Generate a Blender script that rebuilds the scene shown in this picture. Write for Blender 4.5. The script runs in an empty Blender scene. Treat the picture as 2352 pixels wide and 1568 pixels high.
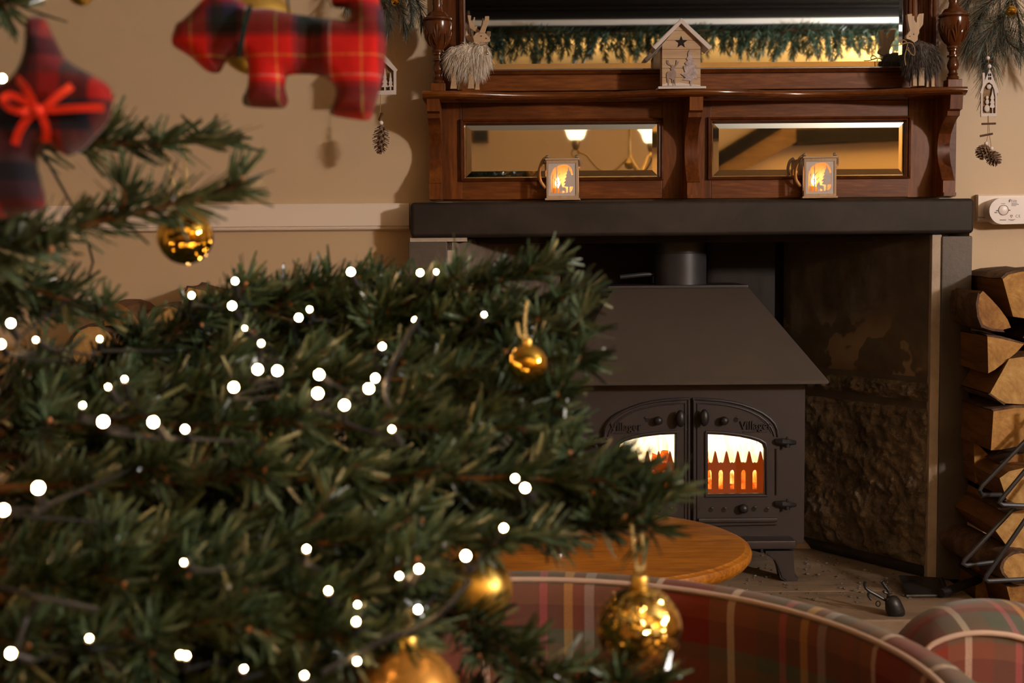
import bpy, bmesh, math, random
import numpy as np
from mathutils import Vector, Matrix, Euler, noise
from mathutils.geometry import tessellate_polygon, delaunay_2d_cdt

random.seed(11)
rng = np.random.default_rng(11)
scene = bpy.context.scene
COL = scene.collection
R = math.radians

# ------------------------------------------------------------------ camera
F = 3000.0                       # focal length in pixels of a 2352 x 1568 frame
CAM = Vector((0.0, 0.0, 0.92))
ROT = Matrix.Rotation(R(90 - 4.12), 3, 'X') @ Matrix.Rotation(R(-0.44), 3, 'Z')
cd = bpy.data.cameras.new('camera')
cd.sensor_width = 36.0
cd.lens = 36.0 * F / 2352.0
cd.clip_start = 0.05
cd.clip_end = 60
cd.dof.use_dof = True
cd.dof.focus_distance = 3.36
cd.dof.aperture_fstop = 8.0
cam = bpy.data.objects.new('camera', cd)
cam.matrix_world = Matrix.Translation(CAM) @ ROT.to_4x4()
COL.objects.link(cam)
scene.camera = cam

# ------------------------------------------------------------------ world, flash lamp, exposure
w = bpy.data.worlds.new('world'); scene.world = w
w.use_nodes = True
w.node_tree.nodes['Background'].inputs[0].default_value = (1, .7, .4, 1)
w.node_tree.nodes['Background'].inputs[1].default_value = 0.01

def area_light(name, loc, target, size, power, col):
    l = bpy.data.lights.new(name, 'AREA'); l.shape = 'DISK'; l.size = size
    l.energy = power; l.color = col
    o = bpy.data.objects.new(name, l); COL.objects.link(o)
    o.location = loc
    o.rotation_euler = (Vector(target) - Vector(loc)).to_track_quat('-Z', 'Y').to_euler()
    return o
# the photographer's flash on a stand, off to one side of the camera
FLASH = (3.25, -0.30, 1.76)
area_light('flash_lamp', FLASH, (0.45, 3.3, 0.95), 0.24, 92, (1.0, .89, .82))
# added fill lamp, unseen, aimed at the ceiling beam to light its garland
area_light('beam_fill_lamp', (2.70, 0.45, 1.75), (1.1, -.2, 2.15), 0.20, 34, (1.0, .97, .95))

def point_light(name, loc, power, col, r=0.03):
    l = bpy.data.lights.new(name, 'POINT'); l.energy = power; l.color = col; l.shadow_soft_size = r
    o = bpy.data.objects.new(name, l); COL.objects.link(o); o.location = loc
    return o
LAMP_COL = (1.0, .60, .19)
LAMP_W = 52.0

vs = scene.view_settings
vs.view_transform = 'Standard'; vs.look = 'None'; vs.exposure = 0.0; vs.gamma = 1.0
vs.use_curve_mapping = False
scene.cycles.use_denoising = True
scene.cycles.sample_clamp_indirect = 6.0
scene.cycles.max_bounces = 10

# ------------------------------------------------------------------ pixel <-> place helpers
def ray(px, py):
    return ROT @ Vector(((px - 1176) / F, -(py - 784) / F, -1.0))
def P(px, py, Y):
    d = ray(px, py); return CAM + d * (Y / d.y)
def PZ(px, py, z):
    d = ray(px, py); return CAM + d * ((z - CAM.z) / d.z)
YMIR = 3.425
def PM(px, py, Yreal):           # the place whose reflection shows at that pixel
    L = 2 * YMIR - Yreal
    p = P(px, py, L); p.y = Yreal; return p
def S(Y): return Y / F
FLOOR = -0.13
HEARTH = 0.05
YWALL = 3.45
YL = 3.333                       # front of the stone lintel

# ------------------------------------------------------------------ mesh building
class MB:
    def __init__(self): self.v = []; self.f = []; self.uv = None; self.bev = False
    def add(self, verts, faces, uv=None):
        o = len(self.v); self.v += [tuple(p) for p in verts]
        self.f += [tuple(i + o for i in f) for f in faces]
        if uv is not None:
            if self.uv is None: self.uv = []
            self.uv += list(uv)
        return self
    def box(self, x0, x1, y0, y1, z0, z1, bevel=0, seg=2):
        if bevel:
            bm = bmesh.new(); bmesh.ops.create_cube(bm, size=1)
            for v in bm.verts:
                v.co = ((x0+x1)/2 + v.co.x*(x1-x0), (y0+y1)/2 + v.co.y*(y1-y0), (z0+z1)/2 + v.co.z*(z1-z0))
            bmesh.ops.bevel(bm, geom=bm.edges[:], offset=bevel, segments=seg, affect='EDGES', profile=.5)
            self.add_bm(bm); bm.free(); self.bev = True; return self
        v = [(x, y, z) for x in (x0, x1) for y in (y0, y1) for z in (z0, z1)]
        return self.add(v, [(0,1,3,2),(4,6,7,5),(0,4,5,1),(2,3,7,6),(0,2,6,4),(1,5,7,3)])
    def add_bm(self, bm):
        bm.verts.index_update()
        return self.add([v.co[:] for v in bm.verts], [[v.index for v in f.verts] for f in bm.faces])
    def pbox(self, px0, py0, px1, py1, yf, yb, bevel=0, seg=2):
        mx, my = (px0+px1)/2, (py0+py1)/2
        return self.box(P(px0, my, yf).x, P(px1, my, yf).x, yf, yb, P(mx, py1, yf).z, P(mx, py0, yf).z, bevel, seg)
    def tube(self, pts, r, n=8, caps=True, flat=1.0):
        pts = [Vector(p) for p in pts]; m = len(pts)
        rs = r if isinstance(r, (list, tuple)) else [r]*m
        t0 = (pts[1]-pts[0]).normalized()
        up = Vector((0,0,1)) if abs(t0.z) < .9 else Vector((1,0,0))
        nrm = (up - t0*up.dot(t0)).normalized()
        V = []; Fc = []
        for i in range(m):
            a = pts[max(i-1,0)]; b = pts[min(i+1,m-1)]
            t = (b-a); t = t.normalized() if t.length > 1e-9 else t0
            nrm = nrm - t*nrm.dot(t)
            nrm = nrm.normalized() if nrm.length > 1e-6 else t.orthogonal().normalized()
            bi = t.cross(nrm)
            for k in range(n):
                a_ = 2*math.pi*k/n
                V.append(pts[i] + nrm*(rs[i]*math.cos(a_)) + bi*(rs[i]*flat*math.sin(a_)))
        for i in range(m-1):
            for k in range(n):
                k2 = (k+1) % n
                Fc.append((i*n+k, i*n+k2, (i+1)*n+k2, (i+1)*n+k))
        if caps:
            Fc.append(tuple(reversed(range(n)))); Fc.append(tuple((m-1)*n+k for k in range(n)))
        return self.add(V, Fc)
    def lathe(self, prof, n=24, at=(0,0,0), mat=None, caps=True, squash=1.0):
        V = []; Fc = []; m = len(prof)
        for r_, z in prof:
            for k in range(n):
                a = 2*math.pi*k/n
                p = Vector((r_*math.cos(a), r_*squash*math.sin(a), z))
                if mat is not None: p = mat @ p
                V.append(p + Vector(at))
        for i in range(m-1):
            for k in range(n):
                k2 = (k+1) % n
                Fc.append((i*n+k, i*n+k2, (i+1)*n+k2, (i+1)*n+k))
        if caps:
            Fc.append(tuple(reversed(range(n)))); Fc.append(tuple((m-1)*n+k for k in range(n)))
        return self.add(V, Fc)
    def ball(self, c, r, n=16, m=10, sc=(1,1,1)):
        prof = [(max(r*math.sin(math.pi*i/m), r*.004), -r*math.cos(math.pi*i/m)) for i in range(m+1)]
        return self.lathe(prof, n, c, Matrix.Diagonal(sc))
    def prism(self, loops, to3, w0, w1):
        if not isinstance(loops[0][0], (tuple, list, Vector)): loops = [loops]
        flat = [Vector((p[0], p[1], 0)) for lp in loops for p in lp]
        tris = tessellate_polygon([[Vector((p[0], p[1], 0)) for p in lp] for lp in loops])
        N = len(flat)
        V = [to3(p.x, p.y, w0) for p in flat] + [to3(p.x, p.y, w1) for p in flat]
        Fc = [tuple(t) for t in tris] + [tuple(i+N for i in reversed(t)) for t in tris]
        o = 0
        for lp in loops:
            k = len(lp)
            for i in range(k):
                a, b = o+i, o+(i+1) % k
                Fc.append((a, b, b+N, a+N))
            o += k
        return self.add(V, Fc)
    def pprism(self, loops, yf, yb, yat=None):      # outline in pixels on the plane y=yf, pushed back to yb
        def to3(px, py, w):
            p = P(px, py, yat or yf); return (p.x, w, p.z)
        return self.prism(loops, to3, yf, yb)
    def move(self, M):
        self.v = [tuple(M @ Vector(p)) for p in self.v]; return self
    def turn(self, ang, c):
        c = Vector(c)
        return self.move(Matrix.Translation(c) @ Matrix.Rotation(ang, 4, 'Z') @ Matrix.Translation(-c))

ORIGIN = {}
def tag(o, label=None, cat=None, group=None, kind=None):
    if label: o['label'] = label
    if cat: o['category'] = cat
    if group: o['group'] = group
    if kind: o['kind'] = kind
    return o
def thing(name, loc, label, cat, group=None, kind=None):
    o = bpy.data.objects.new(name, None); COL.objects.link(o)
    o.empty_display_size = .05
    o.location = loc; ORIGIN[o.name] = Vector(loc)
    return tag(o, label, cat, group, kind)
def link_mesh(name, me, mat, parent):
    o = bpy.data.objects.new(name, me); COL.objects.link(o)
    if mat is not None: me.materials.append(mat)
    if parent is not None:
        o.parent = parent; ORIGIN[o.name] = ORIGIN[parent.name]
    return o
def build(name, mb, mat, parent=None, label=None, cat=None, group=None, kind=None, angle=32, recalc=True, smooth=True):
    vs_ = np.array(mb.v, dtype=np.float64)
    if parent is not None: org = ORIGIN[parent.name]
    else:
        lo, hi = vs_.min(0), vs_.max(0); org = Vector(((lo[0]+hi[0])/2, (lo[1]+hi[1])/2, lo[2]))
    me = bpy.data.meshes.new(name)
    me.from_pydata([tuple(v) for v in (vs_ - np.array(org))], [], mb.f)
    if recalc:
        bm = bmesh.new(); bm.from_mesh(me); bmesh.ops.recalc_face_normals(bm, faces=bm.faces[:]); bm.to_mesh(me); bm.free()
    if mb.uv is not None:
        ul = me.uv_layers.new(name='UVMap')
        idx = np.empty(len(me.loops), dtype=np.int32); me.loops.foreach_get('vertex_index', idx)
        ul.data.foreach_set('uv', np.array(mb.uv, dtype=np.float32)[idx].ravel())
    if smooth:
        me.polygons.foreach_set('use_smooth', [True]*len(me.polygons))
        me.set_sharp_from_angle(angle=R(angle))
    o = link_mesh(name, me, mat, parent)
    if mb.bev:
        wn = o.modifiers.new('weighted_normals', 'WEIGHTED_NORMAL'); wn.keep_sharp = True
    if parent is None:
        o.location = org; ORIGIN[o.name] = Vector(org)
    return tag(o, label, cat, group, kind)
def build_np(name, verts, quads, mat, parent, kind='stuff', smooth=True, uv=None):
    org = np.array(ORIGIN[parent.name])
    me = bpy.data.meshes.new(name)
    n, q = len(verts), len(quads)
    me.vertices.add(n); me.vertices.foreach_set('co', (verts - org).astype(np.float32).ravel())
    me.loops.add(q*4); me.loops.foreach_set('vertex_index', quads.astype(np.int32).ravel())
    me.polygons.add(q); me.polygons.foreach_set('loop_start', np.arange(0, q*4, 4, dtype=np.int32))
    me.update(calc_edges=True); me.validate()
    if smooth: me.polygons.foreach_set('use_smooth', [True]*q)
    o = link_mesh(name, me, mat, parent)
    return tag(o, kind=kind)

# ------------------------------------------------------------------ materials
def newmat(name):
    m = bpy.data.materials.new(name); m.use_nodes = True
    nt = m.node_tree; return m, nt, nt.nodes['Principled BSDF']
def coords(nt, scale=(1,1,1), kind='Object', rot=(0,0,0)):
    tc = nt.nodes.new('ShaderNodeTexCoord'); mp = nt.nodes.new('ShaderNodeMapping')
    mp.inputs['Scale'].default_value = scale; mp.inputs['Rotation'].default_value = rot
    nt.links.new(tc.outputs[kind], mp.inputs[0]); return mp.outputs[0]
def nz(nt, vec, scale, detail=4, rough=.55, dist=0):
    n = nt.nodes.new('ShaderNodeTexNoise'); n.inputs['Scale'].default_value = scale
    n.inputs['Detail'].default_value = detail; n.inputs['Roughness'].default_value = rough
    n.inputs['Distortion'].default_value = dist
    nt.links.new(vec, n.inputs['Vector']); return n.outputs['Fac']
def ramp(nt, fac, stops, interp='LINEAR'):
    r = nt.nodes.new('ShaderNodeValToRGB'); cr = r.color_ramp; cr.interpolation = interp
    while len(cr.elements) > 1: cr.elements.remove(cr.elements[-1])
    cr.elements[0].position = stops[0][0]; cr.elements[0].color = tuple(stops[0][1][:3]) + (1,)
    for p, c in stops[1:]:
        e = cr.elements.new(p); e.color = tuple(c[:3]) + (1,)
    nt.links.new(fac, r.inputs[0]); return r.outputs[0]
def bump(nt, b, h, strength=.3, dist=.002):
    n = nt.nodes.new('ShaderNodeBump'); n.inputs['Strength'].default_value = strength
    n.inputs['Distance'].default_value = dist
    nt.links.new(h, n.inputs['Height']); nt.links.new(n.outputs[0], b.inputs['Normal'])
def plain(name, c, rough=.5, metal=0, c2=None, nscale=20, bscale=None, bstr=.3, bdist=.002, coat=0, stretch=(1,1,1), spec=None, emis=None, estr=0):
    m, nt, b = newmat(name)
    b.inputs['Base Color'].default_value = (*c, 1); b.inputs['Roughness'].default_value = rough
    b.inputs['Metallic'].default_value = metal; b.inputs['Coat Weight'].default_value = coat
    if spec is not None: b.inputs['Specular IOR Level'].default_value = spec
    if emis: b.inputs['Emission Color'].default_value = (*emis, 1); b.inputs['Emission Strength'].default_value = estr
    if c2 is not None:
        v = coords(nt, stretch)
        nt.links.new(ramp(nt, nz(nt, v, nscale, 6, .6), [(.3, c), (.7, c2)]), b.inputs['Base Color'])
    if bscale:
        bump(nt, b, nz(nt, coords(nt, stretch), bscale, 6, .6), bstr, bdist)
    return m
def wood(name, c1, c2, c3, scale=9, axis='X', rough=.35, coat=.0, fine=140, bstr=.08, fmix=.35, rot=0):
    m, nt, b = newmat(name)
    st = {'X': (.12, 1, 1), 'Y': (1, .12, 1), 'Z': (1, 1, .12)}[axis]
    v = coords(nt, st, rot=(0, 0, rot))
    a = nz(nt, v, scale, 5, .6, 1.2)
    f = nz(nt, v, fine, 3, .6)
    mx = nt.nodes.new('ShaderNodeMix'); mx.inputs[0].default_value = fmix
    nt.links.new(a, mx.inputs[2]); nt.links.new(f, mx.inputs[3]); b.inputs['Specular IOR Level'].default_value = .28
    nt.links.new(ramp(nt, mx.outputs[0], [(.32, c1), (.5, c2), (.68, c3)]), b.inputs['Base Color'])
    b.inputs['Roughness'].default_value = rough; b.inputs['Coat Weight'].default_value = coat
    b.inputs['Coat Roughness'].default_value = .12
    bump(nt, b, f, bstr, .001)
    return m
def emit(name, c, s, c2=None, nscale=12):
    m, nt, b = newmat(name)
    b.inputs['Base Color'].default_value = (0, 0, 0, 1); b.inputs['Specular IOR Level'].default_value = 0
    b.inputs['Emission Color'].default_value = (*c, 1); b.inputs['Emission Strength'].default_value = s
    if c2:
        nt.links.new(ramp(nt, nz(nt, coords(nt), nscale, 4, .6, 1.0), [(.35, c), (.65, c2)]), b.inputs['Emission Color'])
    return m
def glass(name, c=(1,1,1), rough=0.0, weight=.93):
    m, nt, b = newmat(name)                      # thin pane: mostly see-through with a glossy skin
    out = nt.nodes['Material Output']
    t = nt.nodes.new('ShaderNodeBsdfTransparent'); t.inputs[0].default_value = (*c, 1)
    g = nt.nodes.new('ShaderNodeBsdfGlossy'); g.inputs['Roughness'].default_value = .05
    mx = nt.nodes.new('ShaderNodeMixShader'); mx.inputs[0].default_value = 1 - weight
    nt.links.new(t.outputs[0], mx.inputs[1]); nt.links.new(g.outputs[0], mx.inputs[2])
    nt.links.new(mx.outputs[0], out.inputs[0]); return m
def tartan(name, warp, weft, su, sv, kind='UV', off=(0,0), twill=900, fuzz=1.0, deep=0.0):
    m, nt, b = newmat(name)
    tc = nt.nodes.new('ShaderNodeTexCoord')
    sp = nt.nodes.new('ShaderNodeSeparateXYZ'); nt.links.new(tc.outputs[kind], sp.inputs[0])
    def chan(sock, k, o, stops):
        ma = nt.nodes.new('ShaderNodeMath'); ma.operation = 'MULTIPLY_ADD'; ma.inputs[1].default_value = k; ma.inputs[2].default_value = o
        nt.links.new(sock, ma.inputs[0])
        fr = nt.nodes.new('ShaderNodeMath'); fr.operation = 'FRACT'; nt.links.new(ma.outputs[0], fr.inputs[0])
        return ramp(nt, fr.outputs[0], stops, 'CONSTANT')
    a = chan(sp.outputs[0], su, off[0], warp)
    c = chan(sp.outputs[1 if kind == 'UV' else 2], sv, off[1], weft)
    tw = nz(nt, coords(nt, kind=kind), twill, 1, .5)
    fr = ramp(nt, tw, [(.40, (.25,)*3), (.60, (.75,)*3)])
    mx = nt.nodes.new('ShaderNodeMix'); mx.data_type = 'RGBA'
    nt.links.new(fr, mx.inputs[0]); nt.links.new(a, mx.inputs[6]); nt.links.new(c, mx.inputs[7])
    res = mx.outputs[2]
    if deep:
        for other in (a, c):
            dk = nt.nodes.new('ShaderNodeMix'); dk.data_type = 'RGBA'; dk.blend_type = 'DARKEN'; dk.inputs[0].default_value = deep
            nt.links.new(res, dk.inputs[6]); nt.links.new(other, dk.inputs[7]); res = dk.outputs[2]
    nt.links.new(res, b.inputs['Base Color'])
    b.inputs['Roughness'].default_value = .95; b.inputs['Specular IOR Level'].default_value = .15
    b.inputs['Sheen Weight'].default_value = .25 * fuzz; b.inputs['Sheen Roughness'].default_value = .4
    bump(nt, b, tw, .35, .0008)
    return m

M = {}
def wall_material():
    m, nt, b = newmat('wall_paint')
    v = coords(nt)
    nt.links.new(ramp(nt, nz(nt, v, 1.4, 3), [(.3, (.56, .41, .25)), (.7, (.60, .44, .27))]), b.inputs['Base Color'])
    b.inputs['Roughness'].default_value = .55
    bump(nt, b, nz(nt, v, 260, 3), .10, .002)
    return m
M['wall'] = wall_material()
M['trim'] = plain('trim_paint', (.84, .70, .57), .4, bscale=60, bstr=.05)
M['ceiling'] = plain('ceiling_paint', (.80, .72, .58), .8, bscale=30, bstr=.1)
M['carpet'] = plain('carpet', (.045, .022, .018), .95, c2=(.03, .02, .02), nscale=90, bscale=500, bstr=.5)
M['mahogany'] = wood('mahogany', (.045, .010, .0015), (.135, .036, .005), (.27, .085, .013), 7, 'X', .38, .0)
M['mahogany_gloss'] = wood('polished_mahogany', (.04, .009, .0015), (.12, .032, .005), (.22, .07, .012), 7, 'X', .16, .3)
M['mahogany_v'] = wood('mahogany_upright', (.045, .010, .0015), (.125, .033, .005), (.24, .075, .012), 7, 'Z', .38, .0)
M['mahogany_dark'] = plain('mahogany_turned', (.06, .014, .003), .20, c2=(.12, .031, .005), nscale=30, coat=.25)
def mirror_material():
    m, nt, b = newmat('mirror_glass')
    b.inputs['Base Color'].default_value = (.86, .86, .83, 1); b.inputs['Metallic'].default_value = 1
    b.inputs['Roughness'].default_value = .02
    return m
M['mirror'] = mirror_material()
def stone(name, c1, c2, c3, scale, bscale, bstr, rough=.6, bdist=.004, stretch=(1,1,1)):
    m, nt, b = newmat(name)
    v = coords(nt, stretch)
    nt.links.new(ramp(nt, nz(nt, v, scale, 8, .65, .4), [(.3, c1), (.5, c2), (.72, c3)]), b.inputs['Base Color'])
    b.inputs['Roughness'].default_value = rough
    bump(nt, b, nz(nt, v, bscale, 8, .65), bstr, bdist)
    return m
M['lintel'] = stone('dressed_stone', (.016, .0105, .0075), (.026, .0175, .0125), (.040, .028, .021), 5, 140, .07, .6)
M['lintel'].node_tree.nodes['Principled BSDF'].inputs['Specular IOR Level'].default_value = .3
M['jamb'] = stone('jamb_stone', (.065, .050, .037), (.095, .073, .055), (.125, .098, .075), 4, 60, .25, .55)
def patchy():
    m, nt, b = newmat('sooty_slab')
    v = coords(nt)
    base = ramp(nt, nz(nt, v, 6, 8, .7, .3), [(.3, (.055, .039, .024)), (.55, (.11, .078, .048)), (.75, (.17, .125, .08))])
    pf = ramp(nt, nz(nt, v, 7.5, 3, .55), [(.555, (0,0,0)), (.575, (1,1,1))])
    tc = nt.nodes.new('ShaderNodeTexCoord'); sp = nt.nodes.new('ShaderNodeSeparateXYZ'); nt.links.new(tc.outputs['Object'], sp.inputs[0])
    zm = ramp(nt, sp.outputs[2], [(.60, (1,1,1)), (.70, (0,0,0))])
    mm = nt.nodes.new('ShaderNodeMix'); mm.data_type = 'RGBA'; mm.blend_type = 'MULTIPLY'; mm.inputs[0].default_value = 1
    nt.links.new(pf, mm.inputs[6]); nt.links.new(zm, mm.inputs[7]); pf = mm.outputs[2]
    mx = nt.nodes.new('ShaderNodeMix'); mx.data_type = 'RGBA'; mx.inputs[7].default_value = (.27, .185, .105, 1)
    nt.links.new(pf, mx.inputs[0]); nt.links.new(base, mx.inputs[6]); nt.links.new(mx.outputs[2], b.inputs['Base Color'])
    b.inputs['Roughness'].default_value = .5
    bump(nt, b, nz(nt, v, 40, 8, .7), .5, .004)
    return m
M['slab'] = patchy()
M['rock'] = stone('hewn_rock', (.07, .049, .028), (.18, .13, .080), (.36, .275, .18), 11, 38, 1.0, .40, .016)
M['rock_left'] = stone('pale_hewn_rock', (.09, .065, .048), (.16, .12, .09), (.22, .17, .13), 9, 40, .6, .6, .006)
M['mortar'] = stone('mortar', (.34, .26, .19), (.45, .355, .265), (.52, .42, .325), 14, 60, .5, .9)
M['soot'] = plain('soot_black', (.012, .010, .009), .8, c2=(.025, .02, .017), nscale=8, bscale=30, bstr=.6)
M['hearth'] = stone('hearth_stone', (.13, .082, .048), (.235, .160, .100), (.34, .245, .165), 6, 50, .5, .7, .004, (.5, 1, 1))
M['ash'] = plain('ash_crumbs', (.2, .165, .13), .9, c2=(.08, .06, .045), nscale=40)
M['stove'] = plain('stove_iron', (.027, .0195, .021), .44, c2=(.034, .025, .0255), nscale=9, bscale=400, bstr=.10, bdist=.0008)
M['canopy'] = plain('stove_hood_iron', (.046, .034, .027), .45, c2=(.058, .043, .033), nscale=6, bscale=350, bstr=.08, bdist=.0006)
M['iron'] = plain('black_iron', (.016, .014, .014), .42, bscale=120, bstr=.15)
M['pipe'] = plain('flue_enamel', (.03, .03, .034), .42)
M['wire'] = plain('black_wire', (.045, .045, .05), .35, .3)
M['oak'] = wood('golden_oak', (.11, .030, .0012), (.30, .098, .005), (.46, .175, .012), 7, 'X', .48, .0, 150, .25, .6, R(35))
M['ply'] = wood('pale_plywood', (.40, .25, .135), (.50, .335, .195), (.58, .41, .26), 16, 'X', .6)
M['ply_v'] = wood('pale_plywood_upright', (.40, .255, .145), (.50, .345, .21), (.58, .42, .28), 30, 'Z', .6)
M['white_wood'] = plain('white_painted_wood', (.62, .53, .47), .6, bscale=200, bstr=.1)
M['brown_paint'] = plain('brown_paint', (.22, .13, .10), .7, c2=(.34, .25, .21), nscale=90)
M['frost_paint'] = plain('frosted_paint', (.26, .18, .16), .7, c2=(.56, .47, .44), nscale=130)
M['dark_hole'] = plain('dark_inside', (.012, .006, .004), .9)
M['roof_grit'] = plain('glitter_roof', (.55, .42, .25), .7, c2=(.85, .78, .66), nscale=420, bscale=420, bstr=.9, bdist=.003)
M['twine'] = plain('twine', (.35, .22, .11), .9, bscale=600, bstr=.5)
M['bead'] = plain('white_bead', (.80, .72, .66), .4)
M['cone'] = plain('pine_cone', (.10, .048, .024), .6, c2=(.28, .165, .095), nscale=120)
M['fur_white'] = plain('cream_fur', (.72, .60, .46), .7, c2=(.82, .74, .64), nscale=60)
M['fur_dark'] = plain('dark_fur', (.055, .038, .028), .6, c2=(.13, .10, .085), nscale=70)
M['white_plastic'] = plain('white_plastic', (.78, .68, .62), .35)
M['print'] = plain('grey_print', (.22, .17, .16), .7)
M['print_dark'] = plain('dark_print', (.03, .025, .025), .7)
M['gold'] = plain('gold_mirror', (.72, .44, .07), .06, 1.0)
M['gold_matte'] = plain('gold_satin', (.78, .52, .12), .38, 1.0)
def crackle():
    m, nt, b = newmat('crackled_gold_glass')
    v = coords(nt)
    vo = nt.nodes.new('ShaderNodeTexVoronoi'); vo.inputs['Scale'].default_value = 190; nt.links.new(v, vo.inputs['Vector'])
    b.inputs['Metallic'].default_value = 1; b.inputs['Roughness'].default_value = .08
    nt.links.new(ramp(nt, nz(nt, v, 45, 3), [(.35, (.42, .22, .03)), (.65, (.95, .66, .2))]), b.inputs['Base Color'])
    pf = ramp(nt, nz(nt, v, 40, 2), [(.45, (0,0,0)), (.55, (1,1,1))])
    mu = nt.nodes.new('ShaderNodeMath'); mu.operation = 'MULTIPLY'
    nt.links.new(vo.outputs['Distance'], mu.inputs[0]); nt.links.new(pf, mu.inputs[1])
    bump(nt, b, mu.outputs[0], .8, .004)
    return m
M['crackle'] = crackle()
M['glitter'] = plain('gold_glitter', (.85, .55, .16), .22, 1.0, bscale=700, bstr=1.0, bdist=.002)
M['amber'] = plain('amber_satin', (.62, .30, .06), .25, .7)
M['cord_gold'] = plain('gold_thread', (.85, .68, .30), .25, .9, bscale=900, bstr=.8)
M['brass'] = plain('aged_brass', (.30, .20, .08), .35, .9)
M['ribbon'] = plain('red_ribbon', (.78, .035, .015), .38)
M['ribbon_green'] = plain('dark_green_ribbon', (.002, .012, .008), .8, spec=.1)
M['cable'] = plain('dark_cable', (.006, .007, .010), .55)
M['twig'] = plain('twig_bark', (.075, .030, .010), .8, c2=(.14, .065, .022), nscale=160, bscale=300)
M['bud'] = plain('twig_bud', (.36, .15, .06), .6)
def needle_mat(name, a, b_, c, rough=.30):
    m, nt, b = newmat(name)
    nt.links.new(ramp(nt, nz(nt, coords(nt), 22, 6, .75), [(.34, a), (.5, b_), (.68, c)]), b.inputs['Base Color'])
    b.inputs['Roughness'].default_value = rough
    b.inputs['Specular IOR Level'].default_value = .85
    return m
M['needle'] = needle_mat('fir_needles', (.014, .028, .013), (.046, .076, .036), (.135, .180, .110), .25)
M['needle_pine'] = needle_mat('pine_needles', (.040, .050, .036), (.080, .095, .070), (.15, .165, .13), .5)
M['needle_garland'] = needle_mat('garland_needles', (.016, .05, .028), (.035, .09, .055), (.09, .17, .12), .35)
M['led'] = emit('warm_led', (1.0, .60, .26), 130)
M['bulb'] = emit('lantern_bulb', (1.0, .62, .26), 12)
M['candle_wax'] = plain('amber_wax', (.75, .36, .06), .5, emis=(1, .4, .06), estr=.15)
M['ember'] = emit('ember', (1.0, .16, .015), 2.2, (.25, .02, .003), 40)
M['flame'] = emit('flame', (1.0, .55, .16), 5.5, (1.0, .85, .55), 9)
M['haze_iron'] = plain('haze_glow_fire_bars', (.03, .012, .006), .8, emis=(1, .13, .008), estr=.22)  # dim emission stands in for firelit haze on the stove glass
M['bark'] = stone('birch_bark', (.045, .02, .009), (.11, .055, .025), (.24, .15, .085), 22, 70, .9, .75, .006)
def log_wood(name, a, b_, c):
    m, nt, b = newmat(name)
    v = coords(nt, (1, .15, 1))
    nt.links.new(ramp(nt, nz(nt, v, 24, 6, .65, 1.0), [(.3, a), (.5, b_), (.7, c)]), b.inputs['Base Color'])
    b.inputs['Roughness'].default_value = .75
    bump(nt, b, nz(nt, v, 120, 4), .4, .003)
    return m
M['log'] = log_wood('split_wood', (.075, .026, .004), (.16, .062, .010), (.25, .11, .020))
M['log_b'] = log_wood('split_wood_red', (.06, .018, .003), (.13, .045, .007), (.21, .085, .015))
M['log_end_b'] = log_wood('sawn_wood_dark', (.16, .062, .009), (.29, .13, .026), (.40, .21, .05))
M['log_end_c'] = log_wood('sawn_wood_pale', (.30, .15, .035), (.46, .26, .075), (.56, .36, .13))
M['log_end'] = log_wood('sawn_wood', (.24, .105, .018), (.40, .20, .045), (.52, .30, .085))
M['beam'] = wood('black_beam', (.004, .003, .003), (.009, .007, .006), (.018, .013, .01), 5, 'X', .5, 0, 90, .4)
M['beam_brown'] = wood('brown_beam', (.10, .05, .018), (.2, .11, .04), (.30, .17, .07), 5, 'X', .6, 0, 90, .4)
M['beam'].node_tree.nodes['Principled BSDF'].inputs['Specular IOR Level'].default_value = .08
M['edge_glint'] = plain('painted_edge_glint', (.82, .82, .80), .35)  # white paint in place of the highlight along the beam edge
M['shade'] = emit('lamp_shade_glass', (1.0, .72, .38), 3.2)
M['glass'] = glass('clear_glass')
M['stove_glass'] = glass('stove_glass', (1.0, .96, .90), weight=.96)
M['chrome'] = plain('chrome', (.6, .6, .62), .15, 1.0)
M['piping'] = plain('cream_piping', (.62, .44, .34), .9, bscale=900, bstr=.8)

red, dred, nav, grn, wht, yel, pur, blk = (.50,.012,.010), (.17,.010,.008), (.012,.014,.035), (.010,.035,.030), (.55,.42,.36), (.62,.36,.07), (.13,.014,.035), (.012,.010,.010)
M['tartan_red'] = tartan('red_tartan',
    [(0, red), (.24, yel), (.265, red), (.44, pur), (.50, blk), (.64, nav), (.80, pur), (.87, wht), (.895, red)],
    [(0, red), (.18, yel), (.205, red), (.42, dred), (.48, blk), (.60, grn), (.68, nav), (.80, pur), (.87, red), (.93, wht), (.955, red)],
    15.8, 17.0, 'Object', (.22, .40), 1400, deep=.5)
M['tartan_dark'] = tartan('dark_tartan',
    [(0, (.26,.010,.010)), (.28, (.010,.010,.018)), (.55, (.05,.012,.02)), (.62, (.20,.015,.02)), (.78, (.03,.028,.035)), (.9, (.010,.010,.018))],
    [(0, (.010,.010,.018)), (.25, (.28,.010,.010)), (.45, (.10,.025,.03)), (.6, (.012,.010,.016)), (.75, (.14,.05,.04)), (.82, (.20,.015,.015))],
    13.0, 13.5, 'Object', (.42, .30), 1400, deep=.6)
cg, cb, cr_, cm, cp, cs, cy, cw = (.085,.092,.066), (.15,.085,.055), (.17,.020,.016), (.25,.055,.030), (.36,.12,.13), (.30,.30,.28), (.48,.30,.10), (.62,.50,.38)
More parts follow.
